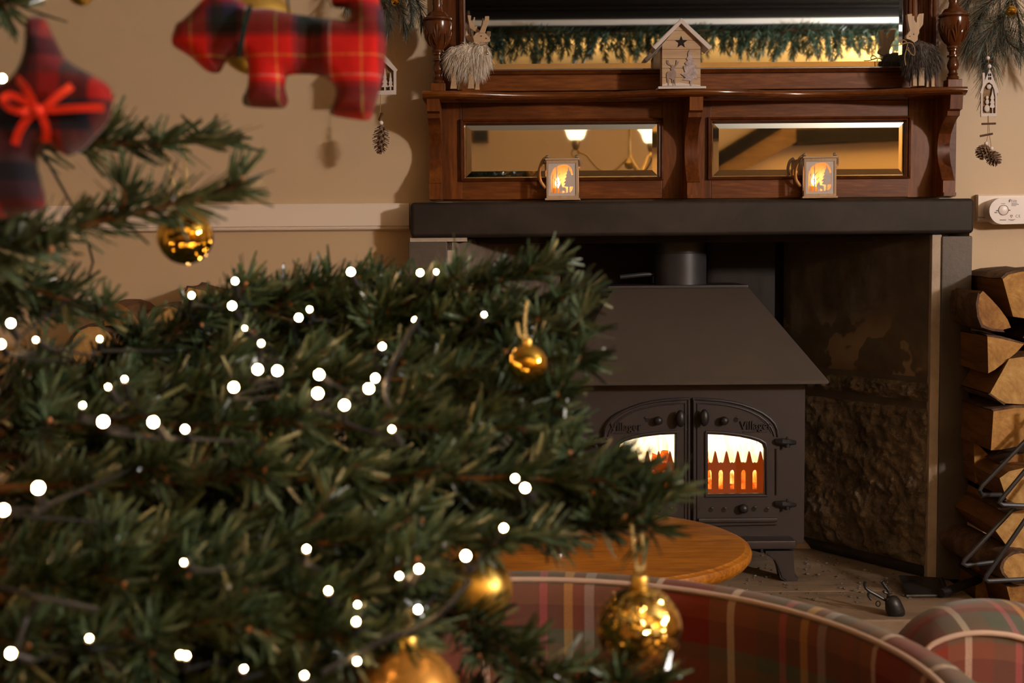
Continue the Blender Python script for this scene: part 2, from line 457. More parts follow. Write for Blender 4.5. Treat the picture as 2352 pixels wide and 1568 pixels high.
CH_WARP = [(0, cr_), (.09, cb), (.17, cw), (.20, cb), (.30, cg), (.40, cp), (.43, cg), (.50, cy), (.535, cb), (.58, cs), (.62, cg), (.70, cb), (.76, cg), (.80, (.16,.10,.05)), (.86, cw), (.885, cr_)]
CH_WEFT = [(0, cr_), (.10, cm), (.22, cb), (.36, cg), (.55, cr_), (.62, cm), (.70, cb), (.86, cg), (.95, cr_)]
M['chair_tartan'] = tartan('chair_tartan', CH_WARP, CH_WEFT, 3.1, 4.6, 'UV', (.30, .62), 1100, .6)
M['chair_tartan_b'] = tartan('chair_tartan_b', CH_WARP, CH_WEFT, 3.6, 4.6, 'UV', (.12, .30), 1100, .6)
M['leg_wood'] = plain('dark_leg_wood', (.05, .022, .01), .4)

# ================================================================== the room
X0, X1, Y0 = -2.8, 4.5, -5.0
CEIL = 2.40
FXL, FXR = P(950, 800, YWALL).x, P(2222, 800, YWALL).x     # the fireplace breaks through the wall here
LZ = P(1590, 541, YL).z                                     # underside of the lintel
LT = P(1590, 457, YL).z                                     # its top
mb = MB()
mb.box(X0, FXL, YWALL, YWALL+.2, FLOOR, CEIL)
mb.box(FXR, X1, YWALL, YWALL+.2, FLOOR, CEIL)
mb.box(FXL, FXR, YWALL, YWALL+.2, LZ+.06, CEIL)
build('wall_back', mb, M['wall'], kind='structure', label='beige papered chimney wall behind the fireplace', cat='wall')
build('wall_front', MB().box(X0, X1, Y0-.1, Y0, FLOOR, CEIL), M['wall'], kind='structure')
build('wall_left', MB().box(X0-.1, X0, Y0, YWALL, FLOOR, CEIL), M['wall'], kind='structure')
build('wall_right', MB().box(X1, X1+.1, Y0, YWALL, FLOOR, CEIL), M['wall'], kind='structure')
build('ceiling', MB().box(X0, X1, Y0, YWALL, CEIL, CEIL+.1), M['ceiling'], kind='structure')
build('floor', MB().box(X0, X1, Y0, YWALL, FLOOR-.1, FLOOR), M['carpet'], kind='structure')
# dado rail: flat board with a bead below
def dado(name, xa, xb, px, pt, pb):
    Yr = YWALL - .022
    zt, zb = P(px, pt, Yr).z, P(px, pb, Yr).z
    prof = [(YWALL, zt), (YWALL-.018, zt), (YWALL-.022, zt-.004), (YWALL-.022, zb+.012), (YWALL-.016, zb+.011),
            (YWALL-.020, zb+.007), (YWALL-.018, zb+.003), (YWALL-.008, zb), (YWALL, zb-.002)]
    m_ = MB().prism(prof, lambda u, v, w_: (w_, u, v), xa, xb)
    return build(name, m_, M['trim'], kind='structure')
dado('trim_1', X0, P(941, 500, YWALL).x, 700, 468, 530)
dado('trim_2', P(2240, 480, YWALL).x, X1, 2290, 446, 508)

# timbers and lamps of the room behind the camera, seen in the overmantel glass
yb = -.20
zb = PM(1590, 72, yb).z
beam = thing('ceiling_beam', (1.0, yb, zb), 'black ceiling beam with a painted edge glint, reflected in the tall mirror', 'beam')
build('timber', MB().box(X0, X1, yb-.22, yb, zb, CEIL, .012), M['beam'], beam)
build('edge_glint', MB().box(X0+.3, X1-.3, yb, yb+.018, PM(1590, 57, yb).z, PM(1590, 44, yb).z, .004), M['edge_glint'], beam, 'white strip painted as the glint on the beam edge')  # highlight on the beam edge, built as a white strip
build('moulding', MB().box(X0+.3, X1-.3, yb, yb+.03, PM(1590, 22, yb).z, PM(1590, 16, yb).z, .004), M['beam'], beam)
def slat(name, a, b, t, d, mat, label, cat):      # straight timber between two points against the far wall
    a, b = Vector(a), Vector(b); dr = (b-a).normalized(); n = Vector((-dr.z, 0, dr.x))*t/2
    m_ = MB().prism([(a.x-n.x, a.z-n.z), (b.x-n.x, b.z-n.z), (b.x+n.x, b.z+n.z), (a.x+n.x, a.z+n.z)],
                    lambda u, v, w_: (u, w_, v), Y0, Y0+d)
    return build(name, m_, mat, None, label, cat)
yw = Y0 + .2
slat('wall_brace', PM(1655, 395, yw), PM(1875, 277, yw), .17, .2, M['beam_brown'], 'brown diagonal timber brace on the far wall, seen in mirror', 'beam')
slat('brace_shade_side', PM(1640, 372, yw), PM(1800, 275, yw), .11, .26, M['beam'], 'shaded side of the brown brace as a black slat, seen in mirror', 'beam')  # black slat stands for the side of the brace in shade
slat('cross_beam', PM(1830, 314, yw), PM(2400, 290, yw), .13, .22, M['beam'], 'dark timber running along far wall, seen in mirror', 'beam')
pf = thing('picture_frame', (PM(1385, 300, Y0+.02)), 'gilt framed picture high on the far wall, seen in mirror', 'picture')
a, b = PM(1280, 262, Y0+.03), PM(1490, 291, Y0+.03)
build('frame', MB().box(a.x, b.x, Y0, Y0+.03, b.z, a.z, .008), M['brass'], pf)
build('canvas', MB().box(a.x+.06, b.x-.06, Y0+.03, Y0+.034, b.z+.03, a.z-.03), M['beam_brown'], pf)
sp_ = thing('wall_speaker', PM(1104, 327, Y0+.1), 'small dark loudspeaker on the far wall, seen in mirror', 'speaker')
a, b = PM(1086, 298, Y0+.1), PM(1122, 327, Y0+.1)
build('cabinet', MB().box(a.x, b.x, Y0, Y0+.12, b.z, a.z, .008), M['beam_brown'], sp_)
build('grille', MB().box(a.x+.01, b.x-.01, Y0+.12, Y0+.125, b.z+.01, a.z-.01, .002), M['cable'], sp_)

def chandelier(c, label, arms, r0, zs, power):
    c = Vector(c)
    t = thing('chandelier', c, label, 'chandelier', 'brass ceiling lamps')
    build('stem', MB().lathe([(.012, -.10), (.03, -.09), (.035, -.06), (.015, -.03), (.010, .02), (.010, CEIL-c.z-.03), (.05, CEIL-c.z-.025), (.055, CEIL-c.z)], 16, c), M['brass'], t)
    for k in range(arms):
        a = r0 + 2*math.pi*k/arms; d = Vector((math.cos(a), math.sin(a), 0))
        tip = c + d*.36 + Vector((0, 0, zs))
        pts = []
        for i in range(15):
            s = i/14
            pts.append(c + d*(.02+.34*s) + Vector((0, 0, -.03 - .10*math.sin(math.pi*min(1, s*1.25))*(1 if s < .8 else 1) + zs*s*s - .0)))
        pts[-1] = tip
        arm = build('arm', MB().tube(pts, .007, 8), M['brass'], t)
        curl = [tip + d*(.035*math.sin(q)*(1-q/9)) + Vector((0, 0, -.045 + .035*math.cos(q)*(1-q/9))) for q in [i*.45 for i in range(14)]]
        build('scroll', MB().tube(curl, .004, 6), M['brass'], arm)
        build('lamp_holder', MB().lathe([(.012, -.02), (.02, -.01), (.028, .02), (.03, .05), (.02, .055)], 16, tip), M['brass'], arm)
        build('lamp_shade', MB().lathe([(.028, .045), (.05, .055), (.062, .08), (.07, .11), (.09, .135), (.098, .14), (.095, .14), (.066, .11), (.058, .08), (.028, .05)], 24, tip, caps=False), M['shade'], arm, recalc=False)
        point_light('lamp_glow', tip + Vector((0, 0, .115)), power, LAMP_COL, .03)
    return t
lc = PM(1446, 345, -2.0)
q = PM(1328, 322, -2.0)
chandelier((lc.x, -2.0, q.z-.095), 'brass chandelier with glass shades hanging from ceiling, seen in small mirror', 3, math.pi, .05, LAMP_W)
chandelier((3.45, -3.0, 1.85), 'added brass chandelier, unseen, put in to brighten the far wall', 5, .4, .05, LAMP_W*2.0)  # added lamp, out of every view, brightens the far wall

# ================================================================== stone fireplace
fp = thing('stone_fireplace', (.46, YWALL, HEARTH), 'dark stone fireplace with heavy lintel and hewn slab sides', 'fireplace')
build('lintel', MB().pbox(942, 460, 2239, 541, YL, 3.60, .011, 3), M['lintel'], fp)
YJ = 3.340
xl0, xl1 = P(941, 800, YJ).x, P(1030, 800, YJ).x
xr0, xr1 = P(2160, 800, YJ).x, P(2230, 800, YJ).x
build('jamb', MB().box(xl0, xl1, YJ, 3.60, HEARTH, P(985, 555, YJ).z, .004), M['jamb'], fp)
build('jamb', MB().box(xr0, xr1, YJ, 3.60, HEARTH, LZ-.006, .004), M['jamb'], fp)
build('mortar_bed', MB().box(xl0+.004, xl1+.05, YJ+.008, 3.5, P(985, 555, YJ).z, LZ), M['mortar'], fp)
build('mortar_joint', MB().box(xl1, xl1+.018, YJ+.010, 3.5, HEARTH, P(985, 575, YJ).z), M['mortar'], fp)
def rough_panel(xa, ya, xb, yb_, z0, z1, amp, sx, thick=.06, ns=26, nz_=18, seed=0, round_=.0):
    a, b = Vector((xa, ya, 0)), Vector((xb, yb_, 0)); d = b-a; n = Vector((-d.y, d.x, 0)).normalized()
    if n.y > 0: n = -n
    V, Fc = [], []
    for j in range(nz_+1):
        for i in range(ns+1):
            s, t = i/ns, j/nz_
            p = a + d*s + Vector((0, 0, z0 + (z1-z0)*t))
            q_ = Vector((s*d.length*sx, (z0+(z1-z0)*t)*sx, seed*3.1))
            h = amp*(noise.fractal(q_, 1.0, 2.0, 4) + .35*noise.fractal(q_*4, 1.0, 2.0, 3))
            e = min(s, 1-s)*d.length, min(t, 1-t)*(z1-z0)
            k = min(1, min(e)/max(.012, 1e-4)); h = h*k - (1-k)*.006
            V.append(p + n*h)
    W = ns+1
    for j in range(nz_):
        for i in range(ns): Fc.append((j*W+i, j*W+i+1, (j+1)*W+i+1, (j+1)*W+i))
    m_ = MB().add(V, Fc)
    p0, p1 = a-n*thick, b-n*thick                     # the block behind the worked face
    o = len(m_.v)
    m_.add([(p0.x, p0.y, z0), (p1.x, p1.y, z0), (p1.x, p1.y, z1), (p0.x, p0.y, z1),
            (a.x-n.x*.008, a.y-n.y*.008, z0), (b.x-n.x*.008, b.y-n.y*.008, z0), (b.x-n.x*.008, b.y-n.y*.008, z1), (a.x-n.x*.008, a.y-n.y*.008, z1)],
           [(0,1,2,3),(4,7,6,5),(0,4,5,1),(3,2,6,7),(0,3,7,4),(1,5,6,2)])
    return m_
xrf, xrb, yrf, yrb = P(2139, 800, 3.352).x, .787, 3.352, 3.80
xlf, xlb = P(1045, 800, 3.352).x, .147
build('mortar_joint', MB().box(xrf-.004, xr0+.002, YJ+.006, 3.5, HEARTH, LZ-.002, .003), M['mortar'], fp)
build('side_slab', rough_panel(xrf, yrf, xrb, yrb, .572, LZ-.002, .0035, 5, seed=1), M['slab'], fp, angle=60)
build('side_stone', rough_panel(xrf-.004, yrf, xrb, yrb, .512, .560, .016, 22, ns=90, nz_=12, seed=2), M['rock'], fp, angle=60)
build('side_slab', rough_panel(xrf, yrf, xrb, yrb, HEARTH+.03, .494, .016, 11, ns=110, nz_=100, seed=3), M['rock'], fp, angle=60)
build('mortar_bed', MB().prism([(xrf+.003, yrf+.006), (xrb+.004, yrb), (xrb+.06, yrb+.05), (xrf+.06, yrf+.05)], lambda u, v, w_: (u, v, w_), .49, .575), M['jamb'], fp)
build('base_stone', rough_panel(xrf, yrf+.004, xrb, yrb, HEARTH, HEARTH+.03, .004, 9, ns=30, nz_=4, seed=7), M['soot'], fp, angle=60)
build('side_slab', rough_panel(xlb, yrb, xlf, yrf, HEARTH, LZ-.002, .010, 8, ns=40, nz_=50, seed=4), M['rock_left'], fp, angle=60)
build('back_slab', rough_panel(xlb, 3.81, .56, 3.81, HEARTH, 1.05, .006, 5, seed=5), M['soot'], fp, angle=60)
build('back_slab', rough_panel(.57, 3.80, xrb-.02, 3.80, HEARTH, 1.05, .006, 6, seed=6), M['soot'], fp, angle=60)
build('chimney_plate', MB().box(xlf-.1, xrf+.1, 3.45, 3.9, LZ+.06, LZ+.08), M['soot'], fp)
build('back_filling', MB().box(xlf-.1, xrf+.1, 3.86, 3.9, HEARTH, LZ+.06), M['soot'], fp)
a, b = P(1090, 566, 3.44), P(2004, 559, 3.44)
build('steel_bar', MB().box(a.x, b.x, 3.44, 3.48, b.z+.006, b.z+.024, .002), M['soot'], fp)

he = thing('hearth', (.5, 3.3, FLOOR), 'worn raised stone hearth under the stove, scattered with ash', 'hearth')
yh = [2.985, 3.245, 3.90]
build('slab', MB().box(-.36, .40, yh[0], yh[1]-.004, FLOOR, HEARTH, .006), M['hearth'], he)
build('slab', MB().box(.405, 1.135, yh[0], yh[1]-.004, FLOOR, HEARTH, .006), M['hearth'], he)
build('slab', MB().box(-.36, 1.135, yh[1], yh[2], FLOOR, HEARTH-.001, .005), M['hearth'], he)
mb = MB()
for i in range(260):
    s = .0015 + .004*random.random()**2
    x, y = random.uniform(.55, 1.02), random.uniform(3.12, 3.62)
    if x > 1.08 - (y-3.35)*.66 - .03: continue
    mb.ball((x, y, HEARTH+s*.3), s, 5, 4, (1, random.uniform(.6, 1.6), .6))
build('ash_crumbs', mb, M['ash'], he, kind='stuff')
mb = MB()
c = PZ(1855, 1262, HEARTH)
mb.ball(c + Vector((0, .05, .0)), .05, 9, 6, (1.1, .7, .5))
build('loose_stone', mb, M['hearth'], he, angle=20)

# ================================================================== overmantel
YP = 3.420
om = thing('overmantel', (.46, YWALL, LT), 'carved mahogany overmantel with three mirrors and a wavy shelf', 'overmantel')
def frame_part(name, outer, inner, prof, yat, mat, parent):
    """mitred moulding between two pixel rectangles; prof = [(t 0..1, y)]"""
    mb = MB(); rings = []
    for t, y in prof:
        r_ = [outer[k] + (inner[k]-outer[k])*t for k in range(4)]
        mx, my = (r_[0]+r_[2])/2, (r_[1]+r_[3])/2
        xa, xb, za, zb_ = P(r_[0], my, yat).x, P(r_[2], my, yat).x, P(mx, r_[3], yat).z, P(mx, r_[1], yat).z
        rings.append([(xa, y, za), (xb, y, za), (xb, y, zb_), (xa, y, zb_)])
    V = [p for r_ in rings for p in r_]; Fc = []
    for i in range(len(rings)-1):
        for k in range(4):
            k2 = (k+1) % 4; Fc.append((i*4+k, i*4+k2, (i+1)*4+k2, (i+1)*4+k))
    mb.add(V, Fc)
    return build(name, mb, mat, parent, recalc=False, angle=20), rings
def mirror_part(inner, bev, y_edge, y_face, parent):
    def rect(r_, y):
        mx, my = (r_[0]+r_[2])/2, (r_[1]+r_[3])/2
        xa, xb, za, zb_ = P(r_[0], my, y).x, P(r_[2], my, y).x, P(mx, r_[3], y).z, P(mx, r_[1], y).z
        return [(xa, y, za), (xb, y, za), (xb, y, zb_), (xa, y, zb_)]
    o_, i_ = rect(inner, y_edge), rect([inner[0]+bev, inner[1]+bev, inner[2]-bev, inner[3]-bev], y_face)
    g = build('mirror', MB().add(i_, [(0,1,2,3)]), M['mirror'], parent, smooth=False, recalc=False)
    build('bevel', MB().add(o_+i_, [(0,1,5,4),(1,2,6,5),(2,3,7,6),(3,0,4,7)]), M['mirror'], g, smooth=False, recalc=False)
    return g
build('backboard', MB().pbox(996, 222, 2196, 456, 3.434, YWALL-.001), M['mahogany'], om)
for (x0, y0, x1, y1, nm) in [(1008, 226, 1061, 458, 'stile'), (1521, 224, 1634, 456, 'stile'), (2086, 220, 2150, 453, 'stile')]:
    build(nm, MB().pbox(x0, y0, x1, y1, YP, 3.4345, .0015), M['mahogany_v'], om)
for (x0, y0, x1, y1) in [(1061, 225, 1521, 274), (1061, 414, 1521, 457), (1634, 222, 2086, 271), (1634, 409, 2086, 454)]:
    build('rail', MB().pbox(x0, y0, x1, y1, YP, 3.4345, .0015), M['mahogany'], om)
MP = [(0, 3.420), (.12, 3.409), (.40, 3.407), (.55, 3.413), (.75, 3.412), (1, 3.424)]
for o_, i_ in [((1057, 272, 1524, 416), (1070, 285, 1511, 405)), ((1624, 267, 2091, 412), (1638, 281, 2077, 402))]:
    frame_part('moulding', o_, i_, MP, YP, M['mahogany_dark'], om)
    mirror_part(i_, 13, 3.4268, 3.4250, om)
# end boards beside the lower mirrors, and the brackets below the shelf
build('end_board', MB().pbox(2150, 222, 2166, 452, 3.40, YWALL-.001, .002), M['mahogany_v'], om)
BP = [(0, 3.300), (.14, 3.304), (.155, 3.322), (.20, 3.324), (.215, 3.338), (.27, 3.362), (.36, 3.386), (.46, 3.396), (.56, 3.396), (.66, 3.386), (.76, 3.368), (.83, 3.356), (.845, 3.347), (.965, 3.347), (.966, 3.340), (1, 3.340)]
def bracket(px, wpx, pt, pb):
    zt, zb_ = P(px, pt, 3.32).z, P(px, pb, 3.35).z
    xa = P(px, 330, 3.36).x; hw = wpx/2*S(3.36)
    pts = [(y, zt + (zb_-zt)*t) for t, y in BP] + [(YWALL-.001, zb_), (YWALL-.001, zt)]
    return build('bracket', MB().prism(pts, lambda u, v, w_: (w_, u, v), xa-hw, xa+hw), M['mahogany_v'], om, angle=25)
bracket(999, 28, 224, 458); bracket(1592, 30, 222, 455); bracket(2178, 28, 219, 450)
# the serpentine shelf
SZ = P(1595, 204, 3.30).z
def shelf_y(x):
    c_, half = P(1595, 204, 3.3).x, 595*S(3.3)
    return 3.3225 - .0375*math.cos(2*math.pi*(x-c_)/half)
xs0, xs1 = P(970, 210, 3.29).x, P(2222, 200, 3.29).x
NS = 160
edge = [(.014, 0), (.005, -.0008), (.001, -.0035), (0, -.007), (.0005, -.0105), (.003, -.0125), (.0035, -.0145), (.009, -.0165), (.016, -.020)]
V, Fc = [], []
for i in range(NS+1):
    x = xs0 + (xs1-xs0)*i/NS
    row = [(x, YWALL-.001, SZ)] + [(x, shelf_y(x)+e[0], SZ+e[1]) for e in edge] + [(x, YWALL-.001, SZ-.020)]
    V += row
W = len(edge)+2
for i in range(NS):
    for k in range(W):
        k2 = (k+1) % W; Fc.append((i*W+k, i*W+k2, (i+1)*W+k2, (i+1)*W+k))
Fc += [tuple(range(W)), tuple(reversed(range(NS*W, NS*W+W)))]
build('shelf', MB().add(V, Fc), M['mahogany_gloss'], om, angle=40)
# the tall part above the shelf
build('upper_backboard', MB().box(P(1002, 100, YP).x, P(2160, 100, YP).x, 3.434, YWALL-.001, SZ, SZ+.46), M['mahogany'], om)
build('upper_rail', MB().pbox(1055, 168, 2092, 206, YP, 3.4345, .002), M['mahogany'], om)
build('upper_stile', MB().pbox(1003, -250, 1057, 206, YP, 3.4345, .002), M['mahogany_v'], om)
build('upper_stile', MB().pbox(2090, -250, 2152, 200, YP, 3.4345, .002), M['mahogany_v'], om)
for x in (2098, 2112, 2124, 2136, 2146):
    build('reed', MB().tube([P(x, -250, YP), P(x, 196, YP)], .0045, 8), M['mahogany_v'], om)
ui = (1068, -250, 2078, 156)
frame_part('upper_moulding', (1053, -262, 2092, 170), ui, MP, YP, M['mahogany_dark'], om)
mirror_part(ui, 12, 3.4262, 3.4250, om)
zc = SZ + .455
xa_, xb_ = P(985, 100, 3.36).x, P(2212, 100, 3.36).x
build('cornice', MB().prism([(YWALL-.001, zc), (3.31, zc), (3.30, zc+.012), (3.295, zc+.03), (3.275, zc+.04), (3.27, zc+.055), (YWALL-.001, zc+.055)], lambda u, v, w_: (w_, u, v), xa_-.02, xb_+.02), M['mahogany'], om)
CPROF = [(205, 0), (186, 17), (185.8, 13), (183, 14), (180, 13), (177, 10), (174, 12), (171, 9.5), (166, 9), (161, 12), (154, 13.5), (146, 11.5), (140, 9), (137, 8.5), (135.5, 13.5), (132, 13.5), (130, 9), (124, 9), (122, 12), (118, 12), (116, 14), (113, 14), (111, 13), (105, 17), (96, 22), (84, 27), (70, 31), (58, 33), (50, 33), (47, 30), (45, 33.5), (41, 33), (38, 27), (33, 24), (29, 21), (27, 14), (22, 11.5), (14, 10.5), (8, 12), (4, 11), (-10, 14), (-60, 15.5), (-130, 13), (-180, 16), (-203, 16)]
def column(px, dy):
    Yc = 3.335; k = S(Yc); base = P(px, 206+dy, Yc); base.z = SZ
    t = build('column', MB().lathe([(r_*k, (206-y)*k) for y, r_ in CPROF if y <= 185.8], 32, base), M['mahogany_dark'], om, angle=30)
    hw = 16.5*k
    build('plinth', MB().box(base.x-hw, base.x+hw, Yc-hw, Yc+hw, SZ, SZ+19.5*k, .002), M['mahogany_v'], t)
    m_ = MB()                                           # carved acanthus: fans of raised ribs round the urn
    def urn(z_):
        for (ya, ra), (yb2, rb) in zip(CPROF, CPROF[1:]):
            if ya >= z_ >= yb2 and ya != yb2: return ra + (rb-ra)*(ya-z_)/(ya-yb2)
        return 20
    for f_ in range(6):
        a0 = f_*math.pi/3 - math.pi/2
        for j in range(-2, 3):
            pts = []
            for i in range(8):
                s = i/7; yy = 104 - (46 - 5*abs(j)*2)*s
                aa = a0 + j*.20*(.25+.75*s)
                rr = (urn(yy) + .6)*k
                pts.append(base + Vector((rr*math.cos(aa), rr*math.sin(aa), (206-yy)*k)))
            m_.tube(pts, [.0008, .0018, .0024, .0028, .003, .003, .0026, .0012], 6)
    build('carved_leaves', m_, M['mahogany_dark'], t)
column(1007, 0); column(2188, -6)

# ================================================================== stove
YS, YD = 3.385, 3.372
st = thing('wood_burning_stove', (P(1582, 1200, YS).x, 3.55, HEARTH), 'black iron wood-burning stove with sloping hood and arched double doors', 'stove')
bx0, bx1 = P(1316, 1050, YS).x, P(1848, 1050, YS).x
bzt, bzb = P(1580, 872, YS).z, P(1580, 1248, YS).z
mid = (bx0+bx1)/2
body = MB()
body.box(bx0, bx0+.02, YS+.02, 3.72, bzb, bzt); body.box(bx1-.02, bx1, YS+.02, 3.72, bzb, bzt)
body.box(bx0+.02, bx1-.02, 3.70, 3.72, bzb, bzt); body.box(bx0+.02, bx1-.02, YS+.02, 3.70, bzb, bzb+.02)
body.box(bx0+.02, bx1-.02, YS+.02, 3.70, bzt-.02, bzt)
build('body', body, M['stove'], st)
def rp(l): return [(p[0], p[1]) for p in l]
build('front_plate', MB().prism([[(bx0, bzb), (bx1, bzb), (bx1, bzt), (bx0, bzt)],
      *[[(P(xa, 1060, YS).x, P(1588, 1142, YS).z), (P(xb, 1060, YS).x, P(1588, 1142, YS).z), (P(xb, 1060, YS).x, P(1588, 985, YS).z), (P(xa, 1060, YS).x, P(1588, 985, YS).z)] for xa, xb in ((1402, 1565), (1611, 1772))]],
      lambda u, v, w_: (u, w_, v), YS, YS+.02), M['stove'], st)
# hood
a0, a1 = P(1279, 880, 3.315), P(1904, 875, 3.315)
t0, t1 = P(1408, 664, 3.475), P(1721, 661, 3.475)
zb_, zt_ = (a0.z+a1.z)/2, (t0.z+t1.z)/2
lip = .007
hood = MB().add([(a0.x, 3.315, zb_-lip), (a1.x, 3.315, zb_-lip), (a1.x, 3.74, zb_-lip), (a0.x, 3.74, zb_-lip),
                 (a0.x, 3.315, zb_), (a1.x, 3.315, zb_), (a1.x, 3.74, zb_), (a0.x, 3.74, zb_),
                 (t0.x, 3.475, zt_), (t1.x, 3.475, zt_), (t1.x, 3.735, zt_), (t0.x, 3.735, zt_)],
                [(0,3,2,1),(0,1,5,4),(1,2,6,5),(2,3,7,6),(3,0,4,7),(4,5,9,8),(5,6,10,9),(6,7,11,10),(7,4,8,11),(8,9,10,11)])
bm = bmesh.new(); bmv = [bm.verts.new(v) for v in hood.v]
for f_ in hood.f: bm.faces.new([bmv[i] for i in f_])
bmesh.ops.recalc_face_normals(bm, faces=bm.faces[:])
bmesh.ops.bevel(bm, geom=bm.edges[:], offset=.002, segments=2, affect='EDGES')
hood = MB().add_bm(bm); bm.free()
build('hood', hood, M['canopy'], st)
build('hood_cap', MB().box(t0.x-.012, t1.x+.002, 3.50, 3.735, zt_-.001, zt_+.008, .002), M['stove'], st)
fc = P(1562, 600, 3.61)
build('flue_pipe', MB().lathe([(.072, zt_), (.072, P(1562, 582, 3.54).z), (.069, P(1562, 581, 3.54).z), (.069, LZ+.06)], 40, (fc.x, 3.61, 0)), M['pipe'], st)
a, b = P(1424, 636, 3.60), P(1481, 630, 3.60)
build('damper_handle', MB().tube([a, b, (fc.x-.05, 3.61, b.z)], [.0065, .0065, .004], 12), M['pipe'], st)
# doors
DO = [(1591.5, 914), (1620, 914), (1650, 916), (1678, 920), (1705, 926), (1730, 935), (1752, 945), (1770, 957), (1782, 970), (1789, 984), (1791, 1000), (1790, 1204), (1591.5, 1208)]
WN = [(1626, 997), (1660, 998.5), (1698, 1003), (1722, 1008), (1740, 1013.5), (1751, 1020), (1755, 1031), (1755, 1133), (1626, 1134.5)]
CX = 1588.0
def flip(l): return [(2*CX - p[0], p[1] + .0077*0) for p in l]
def inset(l, f_):                                   # shrink an outline towards its middle
    cx, cy = sum(p[0] for p in l)/len(l), sum(p[1] for p in l)/len(l)
    return [(cx+(p[0]-cx)*f_, cy+(p[1]-cy)*f_) for p in l]
def text_mb(body, size, ext, spacing=1.0):
    cu = bpy.data.curves.new('lettering', 'FONT'); cu.body = body; cu.size = size; cu.extrude = ext
    cu.align_x = 'CENTER'; cu.resolution_u = 3; cu.space_character = spacing
    ob = bpy.data.objects.new('lettering_curve', cu); COL.objects.link(ob)
    bpy.context.view_layer.update()
    me = bpy.data.meshes.new_from_object(ob.evaluated_get(bpy.context.evaluated_depsgraph_get()))
    mb_ = MB().add([v.co[:] for v in me.vertices], [tuple(p.vertices) for p in me.polygons])
    bpy.data.objects.remove(ob); bpy.data.curves.remove(cu); bpy.data.meshes.remove(me)
    return mb_
def text_on(body, px, py, Y, hpx, ext, wpx=None, spacing=1.0, tilt=0):
    t = text_mb(body, 1.0, 1.0, spacing)
    xs = [v[0] for v in t.v]; ys = [v[1] for v in t.v]
    wd, ht = max(xs)-min(xs), max(ys)-min(ys)
    sy = hpx*S(Y)/ht; sx = wpx*S(Y)/wd if wpx else sy
    p = P(px, py, Y); cx, cy = (max(xs)+min(xs))/2, (max(ys)+min(ys))/2
    ca, sa = math.cos(tilt), math.sin(tilt)
    out = []
    for x, y, z in t.v:
        u, v_ = (x-cx)*sx, (y-cy)*sy
        out.append((p.x + u*ca - v_*sa, Y - z*ext, p.z + u*sa + v_*ca))
    t.v = out
    return t
